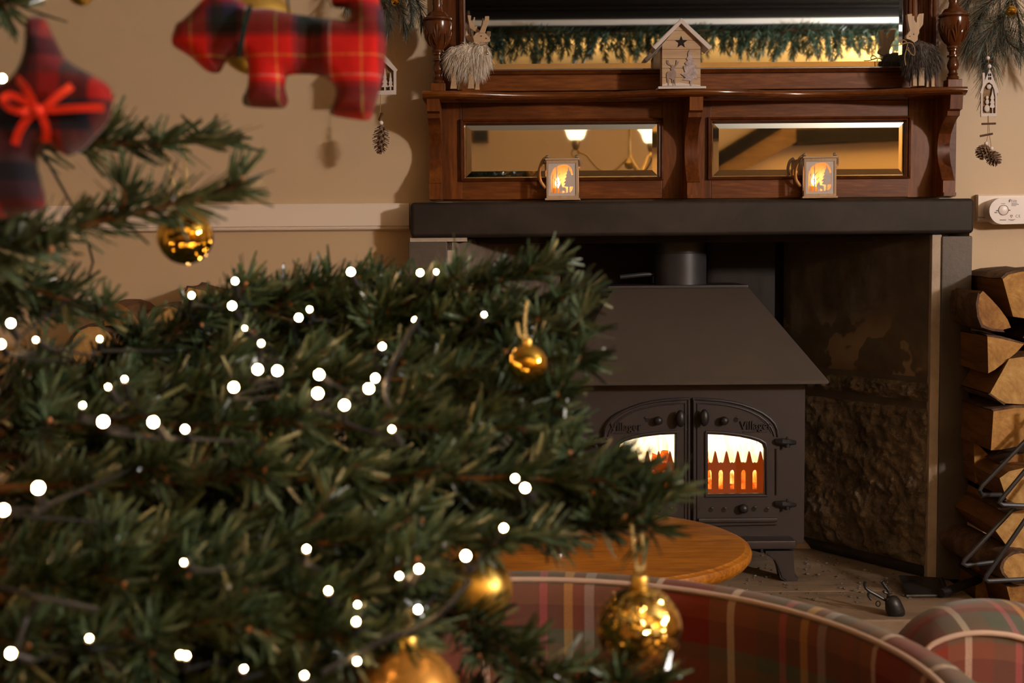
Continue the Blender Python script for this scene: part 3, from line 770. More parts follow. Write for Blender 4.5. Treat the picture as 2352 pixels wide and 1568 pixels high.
def stove_door(fl):
    g = (lambda l: flip(l)) if fl else (lambda l: l)
    out, win = g(DO), g(WN)
    s = -1 if fl else 1
    fx = lambda x: 2*CX - x if fl else x
    d = build('door', MB().pprism([out, win], YD, YS-.001, YD), M['stove'], st, angle=25)
    # raised beads: outer arch, inner panel line, window rim
    build('arch_bead', MB().tube([P(x, y, YD-.001) for x, y in g([(1594, 1202), (1594, 917.5), (1620, 918), (1650, 919.5), (1678, 923.5), (1705, 929.5), (1729, 938), (1750, 948), (1767, 960), (1779, 973), (1785, 986), (1787, 1000), (1787, 1003)])], .0035, 8), M['stove'], d)
    build('panel_bead', MB().tube([P(x, y, YD-.001) for x, y in g([(1602, 1195), (1602, 926), (1640, 927), (1672, 931), (1700, 937), (1723, 945), (1743, 955), (1759, 967), (1770, 980), (1776, 992), (1779, 1002)])], .0022, 8), M['stove'], d)
    build('hinge_bead', MB().tube([P(x, y, YD-.001) for x, y in g([(1784, 1030), (1784, 1136)])], .004, 8), M['stove'], d)
    wr = [(1621, 992), (1660, 993.5), (1699, 998), (1724, 1003), (1744, 1009), (1757, 1017), (1761, 1030), (1761, 1138), (1621, 1139.5), (1621, 992)]
    build('window_rim', MB().tube([P(x, y, YD-.001) for x, y in g(wr)], .0042, 8), M['stove'], d)
    build('window_glass', MB().pprism(g(inset(WN, 1.05)), YD+.006, YD+.010, YD), M['stove_glass'], d)
    ap = [(1627, 928), (1665, 930), (1700, 938), (1722, 946), (1742, 957), (1757, 970), (1768, 986), (1772, 994)]
    build('top_bead', MB().tube([P(x, y, YD-.0005) for x, y in g(ap)], .0018, 6), M['stove'], d)
    tx = text_on('Villager', 1736 if not fl else 1438, 979 if not fl else 982, YD, 25, .0052, 73)
    build('lettering', tx, M['stove'], d, 'raised iron lettering', smooth=False)
    u0, u1 = (1706, 992), (1763, 992)
    if fl: u0, u1 = (1410, 995), (1470, 995)
    build('lettering_underline', MB().tube([P(*u0, YD-.001), P(*u1, YD-.001)], .0013, 6), M['stove'], d)
    kx = fx(1664) if not fl else 1512
    c_ = P(kx, 966, YD-.014)
    kn = build('air_knob', MB().ball(c_, .0115, 16, 10, (1, .9, 1)).tube([c_, P(kx, 966, YD)], .006, 10), M['iron'], d)
    hx = 1618 if not fl else 1563
    c_ = P(hx, 959 if not fl else 961, YD-.022)
    build('handle', MB().ball(c_, .0225, 18, 12, (.55, .55, 1)).tube([c_ + Vector((0, .005, .008)), P(hx+(6 if fl else -4), 952, YD)], .005, 10), M['iron'], d, 'egg-shaped handle')
    for vx in ((1690, 964),) + ((1632, 1171), (1662, 1171), (1731, 1169), (1760, 1171)):
        build('air_hole', MB().lathe([(.0062, -.0004), (.0062, .0008)], 12, P(fx(vx[0]), vx[1], YD), Matrix.Rotation(R(90), 3, 'X')), M['dark_hole'], d)
        build('air_hole_hood', MB().ball(P(fx(vx[0])+3*s, vx[1]-5, YD), .0045, 10, 6, (1.2, .8, .6)), M['stove'], d)
    c_ = P(fx(1708), 1168, YD-.013)
    build('air_knob', MB().ball(c_, .0125, 16, 10, (1, .9, 1)).tube([c_, P(fx(1708), 1168, YD)], .006, 10), M['iron'], d)
    for hy in (1015, 1158):
        c_ = P(fx(1793), hy, YD-.006)
        h = build('hinge', MB().tube([P(fx(1782), hy-2, YD-.004), P(fx(1797), hy-1, YD-.012), P(fx(1812), hy, YD-.010), P(fx(1826), hy+1, YD+.002)], [.007, .009, .0085, .006], 10), M['iron'], d)
        build('hinge_pin', MB().lathe([(.007, -.012), (.0075, .010), (.003, .011), (.003, .016)], 12, P(fx(1808), hy+2, YD-.010)), M['iron'], h)
    build('lower_ledge', MB().pbox(min(fx(1604), fx(1786)), 1190, max(fx(1604), fx(1786)), 1200, YD-.010, YD, .003), M['stove'], d)
    return d
stove_door(False); stove_door(True)
build('ash_lip', MB().pbox(1352, 1243, 1828, 1263, YS-.055, YS+.02, .004), M['stove'], st)
def foot(px, s):
    o_ = [(0, 0), (.052, 0), (.056, -.085), (.066, -.095), (.062, -.105), (.030, -.105), (.018, -.095), (.012, -.06), (.004, -.03), (-.02, -.012), (-.02, 0)]
    c_ = P(px, 1260, YS-.02); zb0 = c_.z; k = (zb0-HEARTH)/.105
    f_ = build('foot', MB().prism([(u*s, v*k) for u, v in o_], lambda u, v, w_: (c_.x+u, w_, zb0+v), YS-.045, YS-.010), M['stove'], st, angle=40)
    build('foot_bead', MB().tube([(c_.x+u*s, YS-.046, zb0+v*k) for u, v in [(-.015, -.008), (.006, -.032), (.016, -.06), (.024, -.09), (.036, -.1)]], .0022, 6), M['stove'], f_)
foot(1772, 1); foot(1404, -1)
build('foot', MB().box(bx1-.06, bx1-.01, 3.66, 3.70, HEARTH, bzb), M['stove'], st)
build('foot', MB().box(bx0+.01, bx0+.06, 3.66, 3.70, HEARTH, bzb), M['stove'], st)
def flame_material():
    m, nt, b = newmat('flame_tongues')
    b.inputs['Base Color'].default_value = (0, 0, 0, 1)
    tc = nt.nodes.new('ShaderNodeTexCoord'); sp = nt.nodes.new('ShaderNodeSeparateXYZ'); nt.links.new(tc.outputs['Object'], sp.inputs[0])
    mr = nt.nodes.new('ShaderNodeMapRange'); mr.inputs['From Min'].default_value = bzb-HEARTH+.09; mr.inputs['From Max'].default_value = bzb-HEARTH+.24
    nt.links.new(sp.outputs[2], mr.inputs['Value'])
    ad = nt.nodes.new('ShaderNodeMath'); ad.operation = 'MULTIPLY_ADD'; ad.inputs[1].default_value = 1.7; nt.links.new(nz(nt, coords(nt, (1, 1, .5)), 26, 5, .6, 1.5), ad.inputs[0])
    sb = nt.nodes.new('ShaderNodeMath'); sb.operation = 'ADD'; sb.inputs[1].default_value = -.80; nt.links.new(mr.outputs[0], sb.inputs[0]); nt.links.new(sb.outputs[0], ad.inputs[2])
    nt.links.new(ramp(nt, ad.outputs[0], [(0, (.35, .03, .002)), (.25, (1, .16, .015)), (.5, (1, .42, .08)), (.72, (1, .74, .38)), (1, (1, .88, .64))]), b.inputs['Emission Color'])
    b.inputs['Emission Strength'].default_value = 2.2
    return m
M['flame'] = flame_material()
# fire inside: picket fire bars, embers and flames
YG = 3.455
gx0, gx1 = 1370, 1806
pick = [(gx0, 1150)]
top = []
x = gx0; k = 26.0
n = int((gx1-gx0)/k)
for i in range(n):
    xa = gx0 + i*k
    top += [(xa+1, 1062), (xa+4, 1064), (xa+7, 1062), (xa+9.5, 1050), (xa+12, 1039), (xa+13.5, 1036), (xa+15, 1039), (xa+17.5, 1050), (xa+20, 1061), (xa+23, 1064)]
outer = [(gx0, 1142)] + [(gx0, 1062)] + top + [(gx1, 1062), (gx1, 1142)]
holes = []
for i in range(n+1):
    xa = gx0 + i*k
    if i == 0: continue
    holes.append([(xa-5.5, 1124), (xa+5.5, 1124), (xa+5.5, 1086), (xa+4, 1081), (xa, 1078.5), (xa-4, 1081), (xa-5.5, 1086)])
build('fire_bars', MB().pprism([outer]+holes, YG, YG+.010, YG), M['haze_iron'], st)
mb = MB()
for i in range(26):
    x = random.uniform(bx0+.08, bx1-.08); y = random.uniform(3.50, 3.66)
    mb.ball((x, y, bzb+.075+random.random()*.06), random.uniform(.018, .034), 8, 6, (1.3, 1, .8))
mb.box(bx0+.03, bx1-.03, 3.48, 3.69, bzb+.02, bzb+.08)
build('embers', mb, M['ember'], st)
for (xa, za, xb, zb2) in [(-.16, .13, .10, .17), (-.05, .19, .19, .15), (.02, .14, -.2, .20)]:
    build('burning_log', MB().tube([(mid+xa, 3.56+random.random()*.06, bzb+za), (mid+(xa+xb)/2, 3.58, bzb+(za+zb2)/2+.01), (mid+xb, 3.58, bzb+zb2)], [.03, .034, .028], 10), M['ember'], st)
for i in range(13):
    x = bx0 + .06 + (bx1-bx0-.12)*i/12; y = 3.60 + .06*((i*7) % 3 - 1)/1.5
    h = .17 + .10*random.random(); ph = random.random()*6
    pts, rs = [], []
    for j in range(9):
        s = j/8
        pts.append((x + .022*math.sin(ph+4*s)*s, y + .012*math.cos(ph+3*s), bzb+.10 + h*s))
        rs.append(max(.002, .036*math.sin(math.pi*(.22+.78*s))**.8*(1.1-.2*s)))
    build('flame', MB().tube(pts, rs, 12), M['flame'], st)
point_light('fire_glow', (mid, 3.52, bzb+.26), 1.6, (1, .42, .08), .05)

# ================================================================== blades: needles and fur as flat ribbons
def ribbons(base, dirs, length, width, bend, wdir=None, taper=(.7, 1.0, .55)):
    """base, dirs (n,3); returns verts, quads of two-segment ribbons"""
    n = len(base)
    d = dirs/np.linalg.norm(dirs, axis=1, keepdims=True)
    if wdir is None:
        wdir = rng.normal(size=(n, 3))
    wd = np.cross(d, wdir); wd /= np.linalg.norm(wd, axis=1, keepdims=True)+1e-9
    L = np.asarray(length).reshape(-1, 1)*np.ones((n, 1)); Wd = np.asarray(width).reshape(-1, 1)*np.ones((n, 1))
    mid_ = base + d*L*.5 + bend*L*.12
    end = base + d*L*.97 + bend*L*.42
    V = np.empty((n, 6, 3))
    for k, (p, t) in enumerate(((base, taper[0]), (mid_, taper[1]), (end, taper[2]))):
        V[:, 2*k] = p - wd*Wd*t*.5; V[:, 2*k+1] = p + wd*Wd*t*.5
    o = (np.arange(n)*6)[:, None]
    Q = np.concatenate([o+np.array([[0, 1, 3, 2]]), o+np.array([[2, 3, 5, 4]])], 0)
    return V.reshape(-1, 3), Q
class Blades:
    def __init__(self): self.V = []; self.Q = []; self.n = 0
    def add(self, V, Q):
        self.V.append(V); self.Q.append(Q+self.n); self.n += len(V)
    def get(self): return np.concatenate(self.V), np.concatenate(self.Q)
def path_needles(bl, pts, dens, ln, wd, ang=(38, 68), up=0.0, tipfan=True, t0=0.0, jit=.25, droop=0.0, skip_below=0):
    """needles round a polyline"""
    pts = np.array([tuple(p) for p in pts]); seg = np.diff(pts, axis=0); sl = np.linalg.norm(seg, axis=1); tot = sl.sum()
    n = max(4, int(tot*dens)); s = np.sort(rng.uniform(t0, 1, n))*tot
    cum = np.concatenate([[0], np.cumsum(sl)]); i = np.clip(np.searchsorted(cum, s)-1, 0, len(sl)-1)
    base = pts[i] + seg[i]*((s-cum[i])/sl[i])[:, None]
    ax = seg[i]/sl[i][:, None]
    r_ = rng.normal(size=(n, 3)); r_[:, 2] += up
    r_ -= ax*(r_*ax).sum(1, keepdims=True); r_ /= np.linalg.norm(r_, axis=1, keepdims=True)
    th = np.radians(rng.uniform(*ang, n))
    if tipfan: th = th*np.clip((tot-s)/(.18*tot+1e-6), .35, 1)
    d = ax*np.cos(th)[:, None] + r_*np.sin(th)[:, None] + rng.normal(size=(n, 3))*jit*.3
    bend = ax*.5 + np.array([0, 0, -droop])
    L = ln*rng.uniform(.75, 1.15, n)
    V, Q = ribbons(base, d, L, wd*rng.uniform(.8, 1.2, n), bend, r_ + rng.normal(size=(n, 3))*.5)
    bl.add(V, Q)
def bez(a, b, c, n=12):
    a, b, c = Vector(a), Vector(b), Vector(c)
    return [a*(1-t)**2 + b*2*t*(1-t) + c*t*t for t in [i/n for i in range(n+1)]]
def smooth_path(pts, n=6):
    pts = [Vector(p) for p in pts]; out = []
    for i in range(len(pts)-1):
        p0, p1, p2, p3 = pts[max(i-1, 0)], pts[i], pts[i+1], pts[min(i+2, len(pts)-1)]
        for k in range(n):
            t = k/n
            out.append(.5*((2*p1)+(p2-p0)*t+(2*p0-5*p1+4*p2-p3)*t*t+(3*p1-p0-3*p2+p3)*t**3))
    return out+[pts[-1]]

# ================================================================== reindeer, hare and little house on the shelf
def flat_shape(pts, yf, yb): return MB().pprism(pts, yf, yb, (yf+yb)/2)
def fur_on(parent, blobs, mat, dens, ln, wd, flow, avoid=None):
    bl = Blades()
    for (c_, rad) in blobs:
        c_ = np.array(c_); rad = np.array(rad); n = int(dens*(rad[0]*rad[2]+rad[0]*rad[1]+rad[1]*rad[2])*4)
        u = rng.normal(size=(n, 3)); u /= np.linalg.norm(u, axis=1, keepdims=True)
        base = c_ + u*rad*.96; nr = u/rad; nr /= np.linalg.norm(nr, axis=1, keepdims=True)
        d = nr*.75 + np.array(flow) + rng.normal(size=(n, 3))*.28
        V, Q = ribbons(base, d, ln*rng.uniform(.6, 1.25, n), wd, np.array(flow)*.9 + np.array([0, 0, -.7]), None, (1, .8, .1))
        bl.add(V, Q)
    build_np('fur', *bl.get(), mat, parent)
c0 = P(1078, 204, 3.325); c0.z = SZ
rd = thing('reindeer_figure', c0, 'cream furry reindeer figure with pale wooden antlers on the shelf', 'figurine')
Yr = 3.325; k = S(Yr)
bd = MB(); cb_ = P(1072, 135, Yr); cn = P(1100, 128, Yr)
bd.ball(cb_, 1, 18, 12, (.040, .026, .036)); bd.ball(cn, 1, 16, 10, (.022, .022, .036)); bd.ball(P(1046, 132, Yr), 1, 12, 8, (.018, .02, .026))
build('body', bd, M['fur_white'], rd)
fur_on(rd, [(cb_, (.040, .026, .036)), (cn, (.022, .022, .036)), (P(1046, 132, Yr), (.018, .02, .026))], M['fur_white'], 190000, .022, .0011, (-.15, 0, -.75))
for (xa, xb, yy) in [(1036, 1049, -.012), (1052, 1061, .014), (1076, 1089, -.014), (1092, 1101, .010)]:
    build('leg', MB().pprism([(xa, 160), (xb, 160), (xb-1, 185), (xb+.5, 205.5), (xa-1, 205.5), (xa+1.5, 188)], Yr+yy-.006, Yr+yy+.006, Yr), M['ply'], rd)
hd = build('head', flat_shape([(1090, 100), (1087, 86), (1094, 77), (1104, 73), (1113, 76), (1120, 82), (1126, 90), (1125.5, 95), (1121, 97), (1110, 98), (1100, 104)], Yr-.018, Yr-.004), M['ply'], rd)
build('antler', flat_shape([(1101, 76), (1106, 64), (1113, 49), (1114.5, 38), (1123.5, 38), (1123, 47), (1118, 61), (1113, 77)], Yr-.020, Yr-.008), M['ply'], hd)
build('antler', flat_shape([(1098, 76), (1088, 71), (1080, 65), (1077, 52), (1074, 36), (1082, 36.5), (1081, 46), (1085, 56), (1089, 40), (1091, 41), (1089.5, 55), (1091, 63), (1096, 60), (1096, 66), (1103, 71)], Yr-.006, Yr+.006), M['ply'], hd)
build('antler', flat_shape([(1103, 72), (1106, 55), (1108, 42), (1111, 43), (1109, 56), (1107, 72)], Yr-.003, Yr+.006), M['ply'], hd)
build('antler', flat_shape([(1082, 96), (1074, 93), (1069.5, 84), (1070, 70), (1073, 56), (1075.5, 57), (1073.5, 74), (1077, 82), (1080, 79), (1080, 86), (1085, 80), (1086, 88), (1092, 92)], Yr+.010, Yr+.020), M['ply'], hd)
for (ex, ey) in [(1116.6, 88), (1105.4, 82.6)]:
    build('eye', MB().ball(P(ex, ey, Yr-.0185), .0016, 8, 6), M['print_dark'], hd)
build('collar', MB().tube([P(x, y, Yr-.022) for x, y in [(1096, 101), (1101, 105), (1110, 102), (1117, 102), (1119, 108), (1117, 116), (1120, 123)]], .0013, 6), M['twine'], rd)
build('bell', MB().ball(P(1118, 123, Yr-.02), .0045, 12, 8), M['chrome'], rd)

Yh = 3.325; k = S(Yh)
c0 = P(2108, 197, Yh); c0.z = SZ
ha = thing('hare_figure', c0, 'wooden hare figure with tall ears, dark fur and twine bow', 'figurine')
HB = [(P(2110, 133, Yh), (.036, .026, .043)), (P(2094, 128, Yh-.004), (.018, .02, .036)), (P(2134, 135, Yh+.008), (.024, .022, .038))]
bd = MB()
for c_, r_ in HB: bd.ball(c_, 1, 18, 12, r_)
build('body', bd, M['fur_dark'], ha)
fur_on(ha, HB, M['fur_dark'], 170000, .017, .0010, (.1, 0, -.8))
for (xa, xb, yy) in [(2093, 2101.5, -.010), (2105, 2117.5, -.014), (2130, 2137, .012), (2139, 2146, .004)]:
    build('leg', MB().pprism([(xa, 158), (xb, 158), (xb, 199), (xa, 199)], Yh+yy-.006, Yh+yy+.006, Yh), M['ply_v'], ha)
hd = build('head', flat_shape([(2080, 90), (2079.5, 84), (2088, 72), (2086, 61), (2083, 46), (2082, 34), (2092.5, 33), (2093, 38), (2098, 38), (2098, 47), (2102, 54), (2104, 50), (2104, 41), (2109, 33), (2119.5, 32), (2118, 57), (2113, 64), (2109, 70), (2109, 77), (2106, 83), (2105.5, 93), (2098, 99), (2089, 93)], Yh-.030, Yh-.014), M['ply_v'], ha)
for (ex, ey) in [(2090, 83.5), (2099, 78.5)]:
    build('eye', MB().ball(P(ex, ey, Yh-.0305), .0013, 8, 6), M['print_dark'], hd)
m_ = MB()
for l in ([(2051, 104), (2062, 104), (2074, 101), (2084, 98)], [(2084, 98), (2076, 92), (2069, 95), (2070, 101), (2080, 98)], [(2084, 98), (2094, 100), (2100, 110), (2101, 122), (2098, 127), (2090, 121), (2086, 108)], [(2085, 100), (2083, 112), (2092, 122)], [(2082, 112), (2078, 130), (2080, 150)]):
    m_.tube(smooth_path([P(x, y, Yh-.034) for x, y in l], 5), .0012, 6)
build('twine_bow', m_, M['twine'], ha)

# little wooden house
Yf, Yk = 3.293, 3.350
c0 = P(1566, 201, Yf); c0.z = SZ
hs = thing('wooden_house', c0, 'small pale wooden house with star cut-out and snowy roof on shelf', 'ornament')
zl = lambda py: P(1566, py, Yf).z
dz_ = SZ - zl(202)
def hb(px0, py0, px1, py1, yf, yb_, bev=.0008):
    mb_ = MB().pbox(px0, py0, px1, py1, yf, yb_, bev); mb_.v = [(x, y, z + dz_) for x, y, z in mb_.v]; return mb_
def hp(pts, yf, yb_, yat=None):
    mb_ = MB().pprism(pts, yf, yb_, yat or yf); mb_.v = [(x, y, z + dz_) for x, y, z in mb_.v]; return mb_
build('base', hb(1512, 196.5, 1622, 202, Yf-.008, Yk+.01), M['white_wood'], hs)
build('inner_box', hp([(1522, 196.5), (1608, 196.5), (1608, 102), (1565, 56), (1522, 102)], Yf+.003, Yk, Yf), M['ply'], hs)
rows = [196.5, 176.5, 155, 133.5, 112, 91, 69, 52]
for a_, b_ in zip(rows, rows[1:]):
    def xe(y):
        return (1521, 1609) if y > 101 else (1521 + (101-y)*.86, 1609 - (101-y)*.86)
    lo, hi = a_-.6, b_+.6
    pts = [(xe(lo)[0], lo), (xe(lo)[1], lo)]
    if lo > 101 > hi: pts += [(1609, 101)]
    pts += [(xe(hi)[1], hi), (xe(hi)[0], hi)]
    if lo > 101 > hi: pts += [(1521, 101)]
    build('plank', hp(pts, Yf, Yf+.004), M['ply'], hs, smooth=False)
star = [(1564.5 + (15 if i % 2 == 0 else 6.4)*math.sin(i*math.pi/5), 95.5 - (15 if i % 2 == 0 else 6.4)*math.cos(i*math.pi/5)) for i in range(10)]
build('star_opening', hp(star, Yf-.0006, Yf+.002), M['dark_hole'], hs, 'dark star-shaped hole')
build('roof', hp([(1565, 41), (1635, 107), (1628, 112), (1565, 52)], Yf-.012, Yk+.008), M['white_wood'], hs)
build('roof', hp([(1565, 41), (1565, 52), (1506, 112), (1500, 107)], Yf-.012, Yk+.008), M['white_wood'], hs)
build('roof_grit', hp([(1565, 40), (1634, 105), (1635, 107), (1565, 42.5), (1500, 107), (1499, 105)], Yf-.010, Yk+.006), M['roof_grit'], hs)
build('snow_drift', hp([(1521, 196), (1521, 193), (1532, 189), (1548, 190.5), (1562, 188), (1580, 191), (1609, 194), (1609, 196)], Yf-.002, Yf), M['white_wood'], hs)
de = [(1534, 195), (1532, 180), (1531, 168), (1534, 163), (1542, 160), (1540, 156), (1543, 153), (1541, 150), (1534, 147), (1531, 141), (1532, 136), (1534, 142), (1535, 137), (1537, 143), (1542, 149), (1545, 147), (1548, 150), (1552, 148), (1553, 141), (1554, 136), (1556, 142), (1560, 139), (1557, 146), (1550, 153), (1548, 157), (1553, 164), (1553, 172), (1551, 180), (1552, 195), (1550, 195), (1548, 182), (1546, 182), (1547, 195), (1545, 195), (1543, 180), (1536, 178), (1537, 195)]
build('deer_motif', hp(de, Yf-.0025, Yf), M['brown_paint'], hs, smooth=False)
tr = [(1585, 196), (1585, 184), (1568, 182), (1575, 177), (1564, 168), (1574, 164), (1571, 156), (1570, 150), (1577, 148), (1573, 143), (1580, 138), (1577, 133), (1581, 128), (1580, 121), (1584, 113), (1588, 122), (1591, 129), (1590, 134), (1595, 139), (1593, 145), (1602, 152), (1597, 156), (1605, 167), (1597, 170), (1602, 179), (1592, 179), (1589, 184), (1589, 196)]
build('fir_motif', hp(tr, Yf-.003, Yf), M['frost_paint'], hs, smooth=False)

# ================================================================== two lanterns on the lintel
def lantern(px, py, label, yaw):
    Y = 3.340; k = S(Y)
    base = P(px, py, Y); base.z = LT + .0002
    w_, h_, dp = 72*k, 86*k, .062
    cx, cy = base.x, Y + dp/2
    t = thing('lantern', (cx, cy, base.z), label, 'lantern', 'cut-out wooden lanterns on the lintel')
    tp = lambda m__: m__.turn(yaw, (cx, cy, 0))
    z0 = base.z
    build('base', tp(MB().box(cx-w_/2-.004, cx+w_/2+.004, Y-.003, Y+dp+.003, z0, z0+.005, .001)), M['ply'], t)
    build('top', tp(MB().box(cx-w_/2-.003, cx+w_/2+.003, Y-.003, Y+dp+.003, z0+.005+h_, z0+.010+h_, .001)), M['ply'], t)
    zz = z0+.005
    U = lambda u, v, yy: (cx - w_/2 + u*w_, yy, zz + v*h_)
    rect = [(0, 0), (1, 0), (1, 1), (0, 1)]
    win = [(.065, .065), (.935, .065), (.935, .92), (.065, .92)]
    build('front_frame', tp(MB().prism([rect, win], U, Y, Y+.003)), M['ply_v'], t)
    arch = [(.14, .13), (.14, .58), (.17, .70), (.24, .79), (.38, .86), (.52, .89), (.66, .88), (.75, .83), (.81, .75), (.84, .62), (.84, .26), (.80, .19), (.74, .15), (.40, .13)]
    build('scene_panel', tp(MB().prism([[(.06, .06), (.94, .06), (.94, .93), (.06, .93)], arch], U, Y+.002, Y+.004)), M['white_wood'], t, 'white panel cut with a winter wood')
    for (ua, ub, va, vb) in [(.17, .195, .12, .72), (.31, .345, .12, .84)]:
        build('trunk_cutout', tp(MB().prism([(ua, va), (ub, va), (ub-.005, vb), (ua+.005, vb)], U, Y+.002, Y+.004)), M['white_wood'], t)
    for (p, q_) in [((.33, .42), (.22, .53)), ((.33, .55), (.44, .66)), ((.33, .38), (.47, .50)), ((.18, .5), (.24, .62))]:
        a_, b_ = Vector(U(*p, Y+.003)), Vector(U(*q_, Y+.003))
        build('twig_cutout', tp(MB().tube([a_, b_], [.0011, .0006], 5)), M['white_wood'], t)
    fir = [(.70, .83), (.67, .76), (.69, .74), (.63, .68), (.66, .66), (.60, .59), (.64, .57), (.57, .49), (.62, .48), (.54, .40), (.60, .39), (.55, .31), (.68, .30), (.68, .12), (.73, .12), (.73, .30), (.85, .31), (.85, .62), (.80, .60), (.76, .70), (.73, .72)]
    build('fir_cutout', tp(MB().prism(fir, U, Y+.002, Y+.004)), M['white_wood'], t, smooth=False)
    deer = [(.40, .12), (.41, .22), (.39, .27), (.42, .33), (.45, .36), (.46, .42), (.48, .36), (.50, .29), (.60, .28), (.62, .22), (.61, .12), (.58, .12), (.57, .19), (.50, .20), (.49, .12), (.46, .12), (.46, .20), (.43, .12)]
    build('deer_cutout', tp(MB().prism(deer, U, Y+.0015, Y+.004)), M['white_wood'], t, smooth=False)
    for sx in (0, 1):
        xx = cx - w_/2 + sx*(w_-.003)
        Us = lambda u, v, x_: (x_, Y+.003+u*(dp-.006), zz+v*h_)
        sd = build('side_panel', tp(MB().prism([rect, [(.25, .15), (.75, .15), (.75, .7), (.5, .85), (.25, .7)]], Us, xx, xx+.003)), M['ply_v'], t)
    build('back_panel', tp(MB().box(cx-w_/2, cx+w_/2, Y+dp-.003, Y+dp, zz, zz+h_)), M['ply_v'], t)
    cc = Vector((cx-w_*.17, Y+dp*.5, zz))
    build('candle', tp(MB().lathe([(.012, 0), (.012, .026), (.009, .028)], 16, cc)), M['candle_wax'], t)
    fl_ = tp(MB().lathe([(.001, .028), (.005, .033), (.0065, .040), (.004, .050), (.0005, .058)], 12, cc)); build('flame_bulb', fl_, M['bulb'], t)
    pl = Matrix.Rotation(yaw, 3, 'Z') @ (cc + Vector((w_*.12, -.004, .045)) - Vector((cx, cy, 0))) + Vector((cx, cy, 0))
    point_light('lantern_glow', pl, .20, (1, .50, .16), .01)
    zt = zz + h_ + .005
    rp_ = [Vector((cx-w_/2+.002, Y+.012, zt+.004)), Vector((cx-w_/2-.010, Y+.016, zt-.004)), Vector((cx-w_/2-.020, Y+.03, zt-.03)), Vector((cx-w_/2-.018, Y+.045, zt-.055)), Vector((cx-w_/2-.006, Y+.055, zt-.072))]
    build('rope_handle', tp(MB().tube(smooth_path(rp_, 5), .0042, 8)), M['twine'], t)
    for ux in (-w_/2+.001, w_/2-.004):
        build('hook', tp(MB().ball((cx+ux, Y+.010, zt+.004), .0048, 10, 8)), M['chrome'], t)
    rq = [Vector((cx+w_/2-.002, Y+.012, zt+.003)), Vector((cx+w_/2+.004, Y+.02, zt-.006)), Vector((cx+w_/2+.004, Y+.035, zt-.022))]
    build('rope_handle', tp(MB().tube(smooth_path(rq, 4), .0042, 8)), M['twine'], t)
lantern(1294, 458, 'lit cut-out lantern below the reflected chandelier', R(-5))
lantern(1888, 452, 'lit cut-out lantern below the reflected timbers, beneath the hare', R(-9))

# ================================================================== swags and hanging ornaments on the wall
def pine_cone(parent, c_, r_, h_, tilt=(0, 0)):
    m_ = MB(); c_ = Vector(c_)
    Rm = Matrix.Rotation(tilt[0], 3, 'X') @ Matrix.Rotation(tilt[1], 3, 'Y')
    m_.lathe([(.001, -h_/2), (r_*.45, -h_*.3), (r_*.5, 0), (r_*.35, h_*.35), (.001, h_/2)], 10, c_, Rm)
    n = 58
    for i in range(n):
        s = (i+.5)/n; z = h_*(.46 - .95*s)
        rr = r_*math.sin(math.pi*(.15+.78*s))**.7
        a_ = i*2.39996
        d = Vector((math.cos(a_), math.sin(a_), 0)); tn = Vector((-d.y, d.x, 0))
        b0 = d*rr*.35 + Vector((0, 0, z+.002)); b1 = d*rr*1.12 + Vector((0, 0, z-.002*(1-s) - .004*s))
        w_ = r_*.22
        q_ = [b0-tn*w_*.4, b0+tn*w_*.4, b1+tn*w_*.9, b1+d*w_*.35 + Vector((0, 0, -.001)), b1-tn*w_*.9]
        low = [p - Vector((0, 0, .0016)) for p in q_]
        V = [c_ + Rm @ p for p in q_+low]
        m_.add(V, [(0,1,2,3,4), (9,8,7,6,5)] + [(j, (j+1) % 5, (j+1) % 5+5, j+5) for j in range(5)])
    return build('pine_cone', m_, M['cone'], parent)
Yo = 3.300
ho = thing('hanging_ornament', P(2270, 385, Yo), 'hanging wooden house with snowman cut-out above two pine cones', 'ornament', 'hanging ornaments')
house = [(2253.5, 268), (2253.5, 214), (2251, 213), (2257, 195), (2257, 167), (2262, 167), (2262, 185), (2273.5, 158), (2294, 210), (2293, 213), (2289.5, 214), (2289, 267.5)]
hole = [(2257, 260), (2257, 218), (2260, 202), (2266, 192), (2272, 189), (2279, 194), (2284, 206), (2286.5, 222), (2286.5, 260)]
build('house_panel', MB().pprism([house, hole], Yo, Yo+.005), M['white_wood'], ho, smooth=False)
build('house_back', MB().pprism([(2253.5, 268), (2253.5, 214), (2273.5, 164), (2289.5, 214), (2289, 267.5)], Yo+.008, Yo+.010), M['beam_brown'], ho, smooth=False)
for (xx, yy) in [(2271.5, 172), (2275.5, 171.7), (2271.5, 180), (2275.5, 179.7)]:
    build('window_cut', MB().pprism([(xx-1.5, yy-3), (xx+1.5, yy-3), (xx+1.5, yy+3), (xx-1.5, yy+3)], Yo-.0006, Yo+.001), M['dark_hole'], ho, smooth=False)
build('snowman_cutout', MB().ball(P(2267, 249, Yo+.003), .009, 12, 8, (.75, .2, 1)).ball(P(2267.5, 234, Yo+.003), .0065, 12, 8, (.7, .2, 1)).ball(P(2267.5, 224, Yo+.003), .0045, 12, 8, (.8, .2, 1)), M['white_wood'], ho)
build('fir_cutout', MB().pprism([(2279, 262), (2279, 248), (2273, 246), (2276, 238), (2274, 236), (2277, 228), (2275, 226), (2278, 216), (2280, 203), (2282, 216), (2284, 226), (2282, 228), (2285, 236), (2283, 238), (2286, 246), (2281, 248), (2281, 262)], Yo+.002, Yo+.005), M['white_wood'], ho, smooth=False)
build('snowflake_cutout', MB().ball(P(2272, 199, Yo+.003), .006, 6, 4, (1, .2, 1)), M['white_wood'], ho)
for (bx_, by_, br_) in [(2269, 133.5, 4.6), (2272, 152.5, 5), (2265, 329.5, 4.4), (2277, 341, 4.6)]:
    build('bead', MB().ball(P(bx_, by_, Yo), br_*S(Yo), 14, 10), M['bead'], ho)
